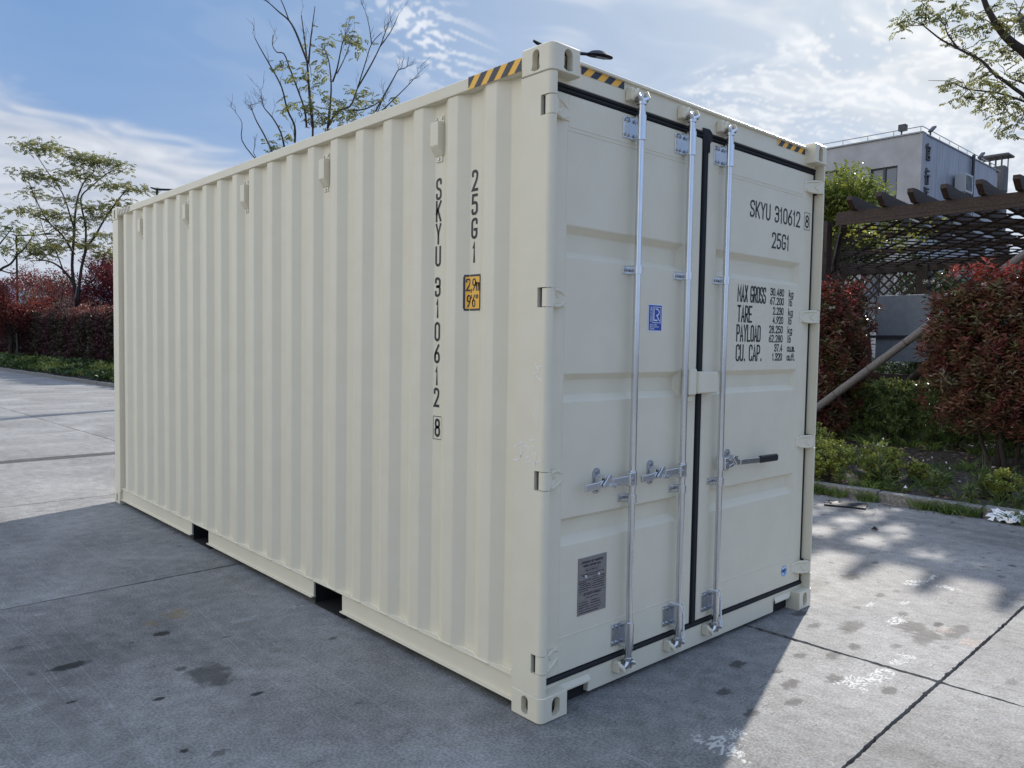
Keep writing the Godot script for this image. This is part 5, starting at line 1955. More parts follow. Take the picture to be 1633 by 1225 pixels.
func make_plants() -> void:
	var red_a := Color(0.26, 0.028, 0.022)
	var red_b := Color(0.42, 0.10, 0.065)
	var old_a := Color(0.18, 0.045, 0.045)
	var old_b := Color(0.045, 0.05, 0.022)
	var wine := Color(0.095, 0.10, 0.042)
	var ros := rosette(9, 0.105, 0.04, 601)
	# the two tall red shrubs beside the container
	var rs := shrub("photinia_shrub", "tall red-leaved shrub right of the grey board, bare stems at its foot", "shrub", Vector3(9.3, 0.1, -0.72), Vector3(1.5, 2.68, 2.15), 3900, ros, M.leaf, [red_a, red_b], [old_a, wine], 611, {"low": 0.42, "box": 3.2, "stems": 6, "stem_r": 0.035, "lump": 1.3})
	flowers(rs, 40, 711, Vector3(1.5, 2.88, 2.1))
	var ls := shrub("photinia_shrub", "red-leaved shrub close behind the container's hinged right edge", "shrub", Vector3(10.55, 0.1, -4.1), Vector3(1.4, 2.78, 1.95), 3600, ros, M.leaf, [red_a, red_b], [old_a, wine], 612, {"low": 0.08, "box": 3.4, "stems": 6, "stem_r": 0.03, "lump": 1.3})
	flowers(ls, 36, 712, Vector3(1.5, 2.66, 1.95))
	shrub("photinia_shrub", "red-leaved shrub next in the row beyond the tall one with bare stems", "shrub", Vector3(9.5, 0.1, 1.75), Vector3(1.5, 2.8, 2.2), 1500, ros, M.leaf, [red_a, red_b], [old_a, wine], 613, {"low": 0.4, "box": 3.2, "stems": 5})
	var more := ["red-leaved shrub behind the container, next beyond the one at its hinged edge", "red-leaved shrub second beyond the container's hinged edge, hidden by its doors", "red-leaved shrub behind the middle of the container's far side"]
	for i in 3:
		shrub("photinia_shrub", more[i], "shrub", site(8.9, -6.1 - i * 2.3, 0.08), Vector3(1.5, 2.6 + 0.1 * i, 2.1), 1500, ros, M.leaf, [red_a, red_b], [old_a, wine], 615 + i, {"low": 0.2, "box": 3.4, "stems": 5})
	# clipped green hedge behind them, plant by plant
	var bx := leaf_cluster(16, 0.075, 0.045, 0.024, 620, 0.6)
	var gl := ["green hedge bush nearest the container, under the leaning pole", "green hedge bush below the grey board's left half", "green hedge bush below the middle of the grey board", "green hedge bush under the short dark pole", "green hedge bush behind the tall red shrub's stems", "green hedge bush furthest from the container"]
	for i in 6:
		shrub("hedge_bush", gl[i], "hedge bush", Vector3(10.9, 0.08, -3.9 + i * 0.95), Vector3(1.0, 1.0 + 0.05 * (i % 3), 1.15), 950, bx, M.leaf, [Color(0.3, 0.35, 0.08), Color(0.42, 0.44, 0.12)], [Color(0.06, 0.10, 0.028), Color(0.13, 0.18, 0.05)], 640 + i, {"low": 0.12, "box": 4.0, "group": "green hedge behind the red shrubs", "lump": 2.5})  # brighter tops colour in the sun falling on the hedge
	# bushes in the garden beyond the low fence
	var gb := ["dark green garden bush behind the fence's left end", "light green garden bush seen under the grey board", "dark green garden bush behind the short dark pole", "broad green garden bush behind the tall red shrub", "green garden bush under the pergola's back row"]
	for i in 5:
		shrub("garden_bush", gb[i], "bush", Vector3(16.2 + 0.5 * (i % 2), 0.08, -6.6 + i * 1.25), Vector3(1.3, 1.35 + 0.2 * (i % 3), 1.5), 420, leaf_cluster(12, 0.1, 0.08, 0.04, 700 + i, 0.5), M.leaf, [Color(0.14, 0.2, 0.05), Color(0.26, 0.3, 0.08)], [Color(0.04, 0.07, 0.02), [Color(0.08, 0.12, 0.03), Color(0.15, 0.2, 0.045)][i % 2]], 720 + i, {"low": 0.1, "box": 2.2, "group": "garden bushes beyond the low fence", "lump": 2.0})
	# small yellow-green box bushes by the kerb
	var sb := leaf_cluster(14, 0.045, 0.034, 0.02, 650, 1.2)
	var spec := [
		[Vector3(7.05, 0.08, -2.5), Vector3(0.95, 0.66, 1.25), 640, "biggest yellow-green bush, low against the container's right edge"],
		[Vector3(6.75, 0.06, -1.95), Vector3(0.75, 0.52, 0.75), 400, "round yellow-green bush in front of the biggest one, near the kerb"],
		[Vector3(7.0, 0.06, -1.45), Vector3(0.6, 0.5, 0.6), 260, "sparse yellow-green bush behind the dry weed stalks at the kerb"],
		[Vector3(7.35, 0.06, -1.15), Vector3(0.3, 0.30, 0.3), 110, "smallest yellow-green bush, alone on bare soil"],
		[Vector3(7.05, 0.06, -0.2), Vector3(0.42, 0.34, 0.42), 170, "yellow-green bush on the soil in front of the tall red shrub's stems"],
		[Vector3(7.0, 0.06, 0.2), Vector3(0.4, 0.32, 0.4), 150, "yellow-green bush cut by the picture's right edge"],
	]
	for i in spec.size():
		var q: Array = spec[i]
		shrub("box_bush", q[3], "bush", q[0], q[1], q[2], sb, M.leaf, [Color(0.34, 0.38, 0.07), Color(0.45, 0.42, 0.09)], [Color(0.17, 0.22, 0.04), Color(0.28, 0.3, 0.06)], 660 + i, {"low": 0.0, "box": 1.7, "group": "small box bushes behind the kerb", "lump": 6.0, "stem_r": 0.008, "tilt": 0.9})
	var wl := [[6.72, -1.35, 0.62, true, "tall dry weed with pale seed heads rising at the kerb"], [6.55, -1.72, 0.3, false, "leafy weed under the round bush at the kerb"], [6.5, -1.12, 0.3, false, "spiky bright green weed just behind the kerb"], [6.75, -0.75, 0.42, true, "white-flowered weed in the middle of the bare soil"], [6.95, -0.35, 0.55, false, "tall thin weed before the tall red shrub's stems"],
		[6.45, -0.3, 0.34, false, "long-bladed weed leaning over the kerb by the torn plastic"], [6.5, 0.1, 0.3, false, "weed behind the torn plastic"], [8.2, -0.7, 0.3, false, "low weed at the foot of the bare stems"], [7.6, -0.9, 0.28, false, "broad-leaved weed midway up the bare soil"], [6.4, -2.05, 0.26, false, "weed at the kerb nearest the container"], [8.6, -2.0, 0.35, false, "pale weed under the green hedge"]]
	for i in wl.size():
		weed(wl[i][4], Vector3(wl[i][0], 0.06, wl[i][1]), wl[i][2], 680 + i, wl[i][3], "weeds in the bed beside the container")
	# far hedge of clipped red shrubs, plant by plant
	var hl := leaf_cluster(22, 0.2, 0.15, 0.07, 690, 0.5)
	var s := -84.0
	var k := 0
	while s < -29.0:
		var p := site(8.35, s, 0.05)
		var near := clampf((s + 84.0) / 60.0, 0.0, 1.0)
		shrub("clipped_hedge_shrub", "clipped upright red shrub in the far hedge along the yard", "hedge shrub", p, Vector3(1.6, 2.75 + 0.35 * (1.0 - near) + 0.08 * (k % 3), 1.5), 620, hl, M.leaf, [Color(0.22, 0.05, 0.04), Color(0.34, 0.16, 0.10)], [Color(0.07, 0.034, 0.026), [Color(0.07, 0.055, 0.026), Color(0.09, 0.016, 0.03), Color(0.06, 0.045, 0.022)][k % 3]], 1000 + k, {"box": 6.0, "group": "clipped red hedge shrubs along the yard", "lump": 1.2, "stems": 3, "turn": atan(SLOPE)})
		s += 1.52
		k += 1
	# trees
	var leafA := sprig(4, 0.16, 0.062, 0.03, 801)
	make_traced(leafA)
	# red-leaved trees behind the far hedge
	var rl := leaf_cluster(12, 0.26, 0.15, 0.08, 820, 0.3)
	crown_tree("red_leaved_tree", "dark red tree at the picture's left edge behind the hedge", Vector3(6.9, 0.1, -50.5), 5.3, Vector3(3.4, 4.2, 3.4), 900, rl, [Color(0.1, 0.02, 0.024), Color(0.24, 0.07, 0.05)], 831)
	crown_tree("red_leaved_tree", "loose reddish-brown tree right of the lamp post, behind the hedge", Vector3(10.3, 0.1, -54.5), 5.9, Vector3(4.6, 4.6, 4.4), 760, rl, [Color(0.085, 0.02, 0.022), Color(0.22, 0.06, 0.045)], 832)
	crown_tree("red_leaved_tree", "dense wine-red tree beside the container's far edge", Vector3(11.9, 0.1, -48.0), 6.2, Vector3(4.2, 5.4, 4.0), 2200, rl, [Color(0.08, 0.016, 0.022), Color(0.2, 0.035, 0.04)], 833, 0.1, 0.3)
	# green trees by the building and over the pergola
	var gm := leaf_cluster(12, 0.2, 0.13, 0.07, 840, 0.3)
	crown_tree("green_tree", "bright yellow-green tree in front of the grey building", Vector3(19.3, 0.1, -8.1), 6.6, Vector3(3.0, 4.0, 3.0), 1500, gm, [Color(0.1, 0.15, 0.025), Color(0.24, 0.26, 0.05)], 841, 0.12, 0.24)
	crown_tree("green_tree", "green tree seen under the pergola's lattice before the building", Vector3(23.0, 0.1, -6.3), 4.6, Vector3(3.2, 3.4, 3.0), 900, gm, [Color(0.05, 0.09, 0.02), Color(0.12, 0.16, 0.04)], 842, 0.1, 0.26)
	crown_tree("green_tree", "round green tree far behind the left tree's props", Vector3(13.6, 0.1, -74.0), 6.6, Vector3(5.0, 5.0, 5.0), 900, gm, [Color(0.05, 0.08, 0.02), Color(0.12, 0.15, 0.04)], 843, 0.14, 0.26)


func flowers(t: Node3D, n: int, sd: int, size: Vector3) -> void:
	var r := RandomNumberGenerator.new()
	r.seed = sd
	var sp := []
	var tn := []
	for i in n:
		var p := Vector3(-0.5 * r.randf_range(0.5, 0.95), r.randf_range(0.25, 0.95), r.randf_range(-0.48, 0.48))
		sp.append(turned(r, Vector3(p.x * size.x, p.y * size.y, p.z * size.z), r.randf_range(0.6, 1.2), 1.0))
		tn.append(mixed(r, Color(0.55, 0.5, 0.42), Color(0.7, 0.66, 0.58), 0.1))
	scatter("blossom", leaf_cluster(26, 0.035, 0.014, 0.012, sd, 0.8), M.leaf_soft, sp, tn, t)


func prop_pole(label: String, a: Vector3, b: Vector3, rad: float, m: Material, group := "") -> void:
	# a debarked pole with the rings where branches were cut, leaning on a tree
	var t := thing("support_pole", label, "support pole", a, 0.0, group)
	var d := b - a
	var body := MB.new()
	var pts := []
	var radii := []
	var n := 36
	for i in n + 1:
		var f := float(i) / n
		pts.append(d * f + Vector3(0, 0.006 * sin(f * 9.0), 0.006 * cos(f * 7.0)))
		radii.append(rad * (1.0 - 0.25 * f) * (1.0 + (0.05 if i % 5 == 0 else 0.0)))
	body.tube(pts, radii, 12)
	part("pole", body, m, t)
	for i in range(1, 8):
		var f := i / 8.0
		var c := d * f
		var rg := MB.new()
		var q := rad * (1.0 - 0.25 * f)
		rg.tube([c - d.normalized() * 0.006, c + d.normalized() * 0.006], [q * 1.09, q * 1.07], 12)
		part("knot_ring", rg, M.pole_dark, t)


func make_traced(leaf: Mesh) -> void:
	# boughs as (sideways, height) in centimetres from each trunk's foot
	var mid := [
		[-11, 763, -21, 866, -27, 949, -34, 1016, -44, 1093],
		[-23, 949, -17, 1007, -6, 1084],
		[-27, 953, -57, 1029, -77, 1065, -105, 1088, -131, 1111, -151, 1124],
		[-77, 1065, -92, 1101, -105, 1125, -109, 1162],
		[-28, 762, -34, 815, -56, 881, -77, 940, -92, 980, -112, 988, -125, 1014, -124, 1048],
		[-62, 740, -62, 782, -82, 822, -97, 878, -127, 928, -152, 966, -165, 986],
		[-91, 722, -101, 763, -123, 800, -147, 826, -152, 857],
		[-125, 708, -149, 761, -171, 803, -185, 839, -191, 861, -176, 874],
		[-171, 684, -205, 725, -202, 765, -214, 781],
		[31, 782, 38, 852, 41, 929, 34, 1005, 22, 1045],
		[45, 933, 58, 969, 71, 1032, 79, 1052],
		[57, 953, 79, 990, 98, 1042],
		[34, 790, 57, 834, 95, 857, 111, 897, 118, 921, 141, 1000, 160, 1064, 191, 1106],
		[118, 921, 157, 994, 185, 1055, 199, 1096, 212, 1132],
		[160, 1064, 152, 1106, 138, 1146],
		[185, 1055, 211, 1076, 226, 1099],
		[92, 845, 142, 865, 196, 909, 204, 925],
		[171, 858, 204, 925, 231, 978, 245, 1005, 271, 1021, 278, 1058],
		[181, 853, 220, 887, 264, 927, 287, 949]]
	mid.push_front([0, 0, 2, 260, 6, 420, 20, 600, 31, 782])
	mid.push_front([0, 10, -3, 300, -10, 560, -11, 763])
	for q in [[-4, 330, -30, 520, -62, 740], [-6, 400, -50, 580, -91, 722], [-6, 380, -70, 560, -125, 708], [-4, 350, -90, 520, -171, 684], [8, 440, 60, 640, 92, 845], [8, 440, 90, 660, 171, 858], [8, 420, 100, 640, 181, 853]]:
		mid.append(q)
	var mid_r := [0.12, 0.11, 0.06, 0.04, 0.045, 0.025, 0.04, 0.045, 0.04, 0.035, 0.025, 0.05, 0.04, 0.025, 0.045, 0.035, 0.025, 0.025, 0.035, 0.035, 0.03, 0.05, 0.05, 0.05, 0.04, 0.05, 0.05, 0.05]
	traced_tree("bare_tree", "tall tree with many bare upright boughs and few leaves, rising behind the container", Vector3(9.113, 0.0, -18.773), 28.4768, mid, mid_r,
		[3, 1051, 37, 1077, 90, 1080, 95, 1019, 110, 1032, 11, 991, -90, 928, -53, 901, -15, 908, -71, 842, 4, 856, 57, 869, 12, 811, 65, 823, 111, 901, 142, 892, 158, 851, 111, 839, 204, 894, -11, 786, -97, 745, -127, 712, -34, 807, 34, 832, 88, 848],
		{"seed": 901, "deep": 1.3, "twigs": 170, "twig_len": 0.5, "per": 15, "puff": 0.2, "flat": 0.8, "leaf": sprig(4, 0.17, 0.105, 0.05, 802), "tint": [Color(0.12, 0.15, 0.04), Color(0.28, 0.27, 0.09)]})
	var left := [
		[0, 285, -4, 452, -41, 524, -83, 570, -136, 597, -193, 597],
		[-4, 458, -13, 575, -1, 760, 6, 883, 23, 995, 63, 1098, 107, 1152],
		[16, 285, 24, 490, 58, 666, 103, 744, 148, 835, 217, 953, 274, 1035],
		[0, 785, -26, 880, -57, 974, -120, 1064, -171, 1142],
		[52, 641, 59, 790, 39, 911, 40, 985, 95, 1052, 173, 1136, 241, 1181],
		[-2, 637, -60, 743, -123, 810, -174, 902, -224, 1040],
		[51, 455, 112, 520, 158, 648, 192, 701],
		[-123, 810, -185, 853, -256, 888],
		[-52, 523, -103, 679, -155, 771, -204, 995]]
	var left_r := [0.13, 0.13, 0.13, 0.07, 0.09, 0.09, 0.08, 0.05, 0.06, 0.2]
	left.append([2, 0, 1, 160, 0, 300])
	traced_tree("spreading_tree", "umbrella-crowned tree propped by poles, standing clear at the far left", Vector3(9.726, 0.0, -48.26), 13.4069, left, left_r,
		[-201, 1192, -160, 1191, -107, 1222, -12, 1247, 64, 1233, 107, 1201, 174, 1210, 241, 1181, -223, 1082, -172, 1058, -78, 1033, -2, 1127, 20, 1190, 85, 1113, 150, 1058, 240, 1031, 332, 1047, -256, 888, -174, 866, -204, 995, -47, 939, 38, 837, 94, 916, 149, 872, 194, 926, -101, 849, -59, 780, -156, 675, -177, 637, -103, 679, -49, 719, 4, 711, 91, 693, 147, 747, 169, 649, 239, 956],
		{"seed": 902, "deep": 2.2, "twigs": 30, "twig_len": 1.5, "per": 64, "puff": 0.48, "flat": 0.34, "stalk": 0.02, "leaf": sprig(4, 0.24, 0.13, 0.07, 803), "tint": [Color(0.11, 0.14, 0.04), Color(0.27, 0.26, 0.09)]})
	var far := [
		[-2, 271, 10, 442, 61, 528, 112, 567, 143, 617, 184, 668, 226, 744],
		[10, 442, 32, 609, 84, 707, 125, 770],
		[61, 528, 121, 514, 183, 548],
		[10, 442, -17, 605, -5, 746]]
	var far_r := [0.12, 0.09, 0.06, 0.07, 0.18]
	far.append([0, 0, 0, 150, -2, 271])
	traced_tree("spreading_tree", "half-seen tree at the picture's left edge behind the lamp post", Vector3(5.579, 0.0, -49.072), 8.749, far, far_r,
		[85, 778, 125, 770, 186, 788, 227, 780, 94, 708, 144, 713, 195, 705, 257, 698, 288, 689, 83, 636, 123, 639, 204, 634, 256, 626, 34, 726, 4, 653, 26, 807],
		{"seed": 903, "deep": 1.6, "twigs": 12, "twig_len": 1.0, "per": 19, "puff": 0.42, "flat": 0.4, "stalk": 0.02, "leaf": sprig(4, 0.24, 0.13, 0.07, 804), "tint": [Color(0.11, 0.15, 0.04), Color(0.27, 0.28, 0.09)]})
	var near := [
		[-54, 532, -64, 544, -74, 552, -85, 564, -94, 578, -103, 595, -108, 608, -116, 622, -123, 636],
		[-52, 476, -61, 488, -70, 495, -81, 504, -93, 514, -105, 528, -119, 537, -130, 543, -147, 554, -157, 562, -167, 571],
		[-130, 543, -141, 559, -143, 567],
		[-55, 558, -66, 588, -71, 603, -75, 618],
		[-52, 476, -61, 480, -78, 486, -91, 489, -118, 494, -134, 501, -139, 501],
		[-59, 468, -69, 476, -77, 471],
		[-53, 497, -66, 509, -79, 519]]
	var near_r := [0.085, 0.035, 0.018, 0.10, 0.022, 0.02, 0.025, 0.14, 0.1, 0.08, 0.06, 0.06]
	near.append_array([[0, 0, 3, 180, 0, 330, -20, 470, -54, 532], [0, 330, -20, 430, -52, 476], [-10, 420, -30, 500, -55, 558], [0, 330, 60, 520, 120, 700, 150, 820], [10, 400, 10, 600, 40, 800, 30, 950]])
	var spray := [-193, 577, -183, 577, -176, 583, -170, 590, -162, 596, -156, 581, -150, 575, -144, 584, -135, 604, -129, 586, -121, 587, -136, 561, -131, 562, -115, 575, -109, 578, -102, 580, -111, 543, -103, 538, -95, 546, -87, 553, -85, 542, -77, 536, -69, 529, -64, 522, -115, 513, -107, 507, -99, 508, -90, 509, -85, 502, -128, 494, -127, 485, -138, 499, -113, 489, -101, 481, -93, 479, -85, 477, -77, 471, -67, 469, -81, 454, -84, 445, -71, 446, -62, 455, -81, 576, -89, 576, -89, 605, -82, 605, -75, 605, -69, 576, -71, 563, -82, 493, -66, 490]
	# the rest of the crown, above and beside the picture
	var r := RandomNumberGenerator.new()
	r.seed = 77
	for i in 46:
		spray.append_array([int(r.randf_range(-60, 260)), int(r.randf_range(640, 960))])
	traced_tree("overhanging_tree", "tree whose leafy boughs hang into the upper right of the sky", Vector3(9.407, 0.0, -0.172), 78.0, near, near_r,
		spray,
		{"seed": 904, "deep": 0.9, "twigs": 10, "twig_len": 0.5, "per": 10, "puff": 0.06, "flat": 0.8, "stalk": 0.006, "leaf": sprig(4, 0.10, 0.05, 0.024, 805), "tint": [Color(0.11, 0.135, 0.04), Color(0.26, 0.25, 0.09)]})


# ---------------------------------------------------------------- built things beyond the yard
func street_lamp(label: String, at: Vector3, height: float) -> void:
	var t := thing("street_lamp", label, "street lamp", at, 0.0, "street lamps along the hedge")
	var b := MB.new()
	b.tube([Vector3(0, 0, 0), Vector3(0, 0.25, 0), Vector3(0, 0.26, 0), Vector3(0, height - 0.12, 0)], [0.13, 0.13, 0.075, 0.05], 12)
	part("post", b, M.lamp, t)
	var a := MB.new()
	a.tube([Vector3(-0.24, height - 0.06, 0), Vector3(0, height - 0.10, 0), Vector3(0.9, height + 0.01, 0), Vector3(1.35, height + 0.10, 0)], [0.025, 0.045, 0.035, 0.03], 10)
	part("arm", a, M.lamp, t)
	# leaf-shaped head
	var h := MB.new()
	var n := 12
	var rows := []
	for i in n + 1:
		var f := float(i) / n
		var w := 0.15 * sqrt(sin(PI * clampf(f * 0.93 + 0.05, 0.0, 1.0)))
		var th := 0.085 * sin(PI * pow(clampf(f, 0.02, 0.98), 0.75))
		var c := Vector3(1.25 + 0.75 * f, height + 0.085 + 0.10 * f, 0)
		rows.append([c + Vector3(0, 0, -w), c + Vector3(0, th, -w * 0.55), c + Vector3(0, th * 1.25, 0), c + Vector3(0, th, w * 0.55), c + Vector3(0, 0, w), c + Vector3(0, -0.022, w * 0.6), c + Vector3(0, -0.022, -w * 0.6)])
	for i in n:
		for k in 7:
			var k2 := (k + 1) % 7
			h.quad(rows[i][k], rows[i][k2], rows[i + 1][k2], rows[i + 1][k])
	part("lamp_head", h, M.lamp, t)
	var g := MB.new()
	g.quad(Vector3(1.5, height + 0.088, -0.07), Vector3(1.85, height + 0.132, -0.06), Vector3(1.85, height + 0.132, 0.06), Vector3(1.5, height + 0.088, 0.07))
	part("lens", g, M.lens, t)


func slat(parent: Node3D, unit: Mesh, a: Vector3, b: Vector3, w: float, th: float, normal: Vector3, m: Material, called := "slat") -> void:
	var d := b - a
	var y := normal.normalized()
	var x := d.normalized()
	var z := x.cross(y).normalized()
	var o := put(called, unit, m, parent)
	o.transform = Transform3D(Basis(x * d.length(), y * th, z * w), (a + b) / 2)


func lattice(parent: Node3D, unit: Mesh, q: Array, gap: float, w: float, th: float, m: Material, angle := PI / 4) -> void:
	# crossed diagonal slats over the flat four-sided field q, each cut to its edge
	var o: Vector3 = q[0]
	var ex := ((q[1] as Vector3) - o).normalized()
	var nn := ex.cross((q[3] as Vector3) - o).normalized()
	var ey := nn.cross(ex).normalized()
	var poly := PackedVector2Array()
	for p in q:
		poly.append(Vector2(((p as Vector3) - o).dot(ex), ((p as Vector3) - o).dot(ey)))
	for s in 2:
		var d := Vector2.from_angle(angle if s == 0 else PI - angle)
		var nr := Vector2(-d.y, d.x)
		var lo := 1e9
		var hi := -1e9
		for p in poly:
			lo = minf(lo, p.dot(nr))
			hi = maxf(hi, p.dot(nr))
		var t := lo + gap * 0.5
		while t < hi:
			var line := PackedVector2Array([nr * t - d * 40.0, nr * t + d * 40.0])
			for c in Geometry2D.intersect_polyline_with_polygon(line, poly):
				if c[0].distance_to(c[-1]) > 0.06:
					var lift := nn * (th * (0.55 if s else -0.55))
					slat(parent, unit, o + ex * c[0].x + ey * c[0].y + lift, o + ex * c[-1].x + ey * c[-1].y + lift, w, th, nn, m)
			t += gap


func make_pergola() -> void:
	var unit := BoxMesh.new()
	var t := thing("pergola", "dark brown timber pergola with lattice roof behind the red shrubs", "pergola")
	var fx := 11.0
	var bx := 17.2
	var top := 3.86
	var a := Vector3(fx, top, -3.85)         # front left
	var b := Vector3(fx, top, 4.5)
	var c := Vector3(bx, top - 0.18, 4.5)
	var d := Vector3(bx, top - 0.18, -6.9)   # back left
	# front beam with its lower batten
	slat(t, unit, a - Vector3(0, -0.05, 0.1), b + Vector3(0, 0.05, 0), 0.09, 0.16, Vector3.UP, M.wood, "beam")
	slat(t, unit, a + Vector3(-0.03, -0.065, -0.1), b + Vector3(-0.03, -0.065, 0), 0.05, 0.06, Vector3.UP, M.wood, "batten")
	slat(t, unit, d - Vector3(0, 0.05, 0.3), c - Vector3(0, 0.05, 0), 0.12, 0.26, Vector3.UP, M.wood, "beam")
	slat(t, unit, a + Vector3(0.04, -0.02, 0), d + Vector3(-0.06, -0.02, 0), 0.09, 0.22, Vector3.UP, M.wood, "beam")
	# rafters with shaped tails
	for i in 15:
		var z := -3.62 + i * 0.485
		var rf := MB.new()
		rf.xf = Transform3D(Basis(Vector3(0, 0, 1), Vector3(0, 1, 0), Vector3(-1, 0, 0)), Vector3(0, 0, z))
		var b2 := MB.new()
		var prof := [Vector2(fx - 0.30, top + 0.335), Vector2(fx - 0.31, top + 0.27), Vector2(fx - 0.15, top + 0.14), Vector2(fx, top + 0.13), Vector2(bx + 0.3, top - 0.05), Vector2(bx + 0.3, top + 0.08), Vector2(fx + 0.2, top + 0.31), Vector2(fx - 0.1, top + 0.34)]
		var pv := PackedVector2Array(prof)
		var tr := Geometry2D.triangulate_polygon(pv)
		for k in range(0, tr.size(), 3):
			for s in [-0.045, 0.045]:
				b2.tri(Vector3(pv[tr[k]].x, pv[tr[k]].y, z + s), Vector3(pv[tr[k + 1]].x, pv[tr[k + 1]].y, z + s), Vector3(pv[tr[k + 2]].x, pv[tr[k + 2]].y, z + s))
		for k in pv.size():
			var p := pv[k]
			var q := pv[(k + 1) % pv.size()]
			b2.quad(Vector3(p.x, p.y, z - 0.045), Vector3(q.x, q.y, z - 0.045), Vector3(q.x, q.y, z + 0.045), Vector3(p.x, p.y, z + 0.045))
		part("rafter", b2, M.wood, t)
	# purlins across under the lattice
	for f in [0.33, 0.66]:
		slat(t, unit, a.lerp(d, f) + Vector3(0, 0.03, 0), b.lerp(c, f) + Vector3(0, 0.03, 0), 0.07, 0.1, Vector3.UP, M.wood, "purlin")
	lattice(t, unit, [a + Vector3(0.1, -0.1, 0.05), b + Vector3(0.1, -0.1, 0), c + Vector3(-0.1, -0.05, 0), d + Vector3(-0.1, -0.05, 0.05)], 0.36, 0.065, 0.014, M.wood, 0.9)
	# back row: posts and hanging lattice panels
	var zs := [-7.1, -4.75, -2.4, -0.05, 2.3, 4.5]
	for z in zs:
		slat(t, unit, Vector3(bx, 0, z), Vector3(bx, top - 0.2, z), 0.24, 0.24, Vector3(1, 0, 0), M.wood, "post")
	for i in zs.size() - 1:
		var y0 := 2.68
		var y1 := top - 0.34
		slat(t, unit, Vector3(bx, y0, zs[i] + 0.12), Vector3(bx, y0, zs[i + 1] - 0.12), 0.05, 0.08, Vector3.UP, M.wood, "rail")
		if i < 4:
			lattice(t, unit, [Vector3(bx, y0, zs[i] + 0.12), Vector3(bx, y0, zs[i + 1] - 0.12), Vector3(bx, y1, zs[i + 1] - 0.12), Vector3(bx, y1, zs[i] + 0.12)], 0.17, 0.045, 0.014, M.wood)
	for z in [-4.2, 3.2]:
		slat(t, unit, Vector3(fx + 0.05, 0, z), Vector3(fx + 0.05, top, z), 0.2, 0.2, Vector3(1, 0, 0), M.wood, "post")
	# dead vine on the front corner post
	var r := RandomNumberGenerator.new()
	r.seed = 71
	var v := thing("dead_vine", "tangle of bare dry vine stems climbing the pergola's corner post beside the container", "vine", Vector3(fx, 0, -3.9))
	var stems := MB.new()
	for i in 130:
		var p := Vector3(r.randf_range(-0.25, 0.2), r.randf_range(0.2, 1.8), r.randf_range(-0.7, 0.1))
		var e := Vector3(r.randf_range(-0.25, 0.3), r.randf_range(2.4, 3.95), r.randf_range(-0.8, 0.35) + (0.5 if i % 9 == 0 else 0.0))
		limb(stems, crooked(p, e, r, 7, 0.06), r.randf_range(0.004, 0.014), 0.003, 4)
	part("stems", stems, M.bark, v)
	var sp := []
	var tn := []
	for i in 60:
		sp.append(turned(r, Vector3(r.randf_range(0.2, 2.0), r.randf_range(3.5, 3.9), r.randf_range(-0.3, 1.1)), r.randf_range(0.6, 1.2), 0.9))
		tn.append(mixed(r, Color(0.12, 0.17, 0.03), Color(0.3, 0.3, 0.06), 0.3))
	scatter("leaves", leaf_cluster(8, 0.08, 0.075, 0.05, 72, 0.3), M.leaf_soft, sp, tn, v)
	var cr := thing("climbing_plant", "green climber on the pergola's front beam at the picture's right edge", "climber", Vector3(fx, 0, 0))
	sp = []
	tn = []
	var cs := MB.new()
	for i in 9:
		limb(cs, crooked(Vector3(r.randf_range(-0.1, 0.3), 3.6, 1.9), Vector3(r.randf_range(-0.2, 0.6), r.randf_range(3.5, 3.95), r.randf_range(-0.7, 0.6)), r, 5, 0.08), 0.01, 0.004, 4)
	part("stems", cs, M.bark, cr)
	for i in 150:
		sp.append(turned(r, Vector3(r.randf_range(-0.15, 0.8), 3.72 + r.randfn() * 0.08, r.randf_range(-0.75, 1.6)), r.randf_range(0.7, 1.3), 0.9))
		tn.append(mixed(r, Color(0.05, 0.09, 0.02), Color(0.16, 0.2, 0.04), 0.3))
	scatter("leaves", leaf_cluster(8, 0.09, 0.075, 0.05, 73, 0.3), M.leaf_soft, sp, tn, cr)


func window_at(parent: Node3D, o: Vector3, ex: Vector3, ey: Vector3, w: float, h: float, cols: int, rows: int) -> void:
	# recessed aluminium window: frame, bars and panes; o is the lower left corner of the opening
	var nn := ex.cross(ey).normalized()
	var root := Node3D.new()
	root.name = "window"
	parent.add_child(root, true)
	var unit := BoxMesh.new()
	var back := -nn * 0.10
	for k in cols + 1:
		var x := w * k / cols
		slat(root, unit, o + ex * x + back, o + ex * x + ey * h + back, 0.09, 0.09, nn, M.frame, "frame_bar")
	for k in rows + 1:
		var y := h * k / rows
		slat(root, unit, o + ey * y + back, o + ey * y + ex * w + back, 0.09, 0.085, nn, M.frame, "frame_bar")
	for i in cols:
		for j in rows:
			var p := o + ex * (w * i / cols) + ey * (h * j / rows) + back * 1.1
			var g := MB.new()
			g.quad(p, p + ex * (w / cols), p + ex * (w / cols) + ey * (h / rows), p + ey * (h / rows))
			part("pane", g, M.glass, root)


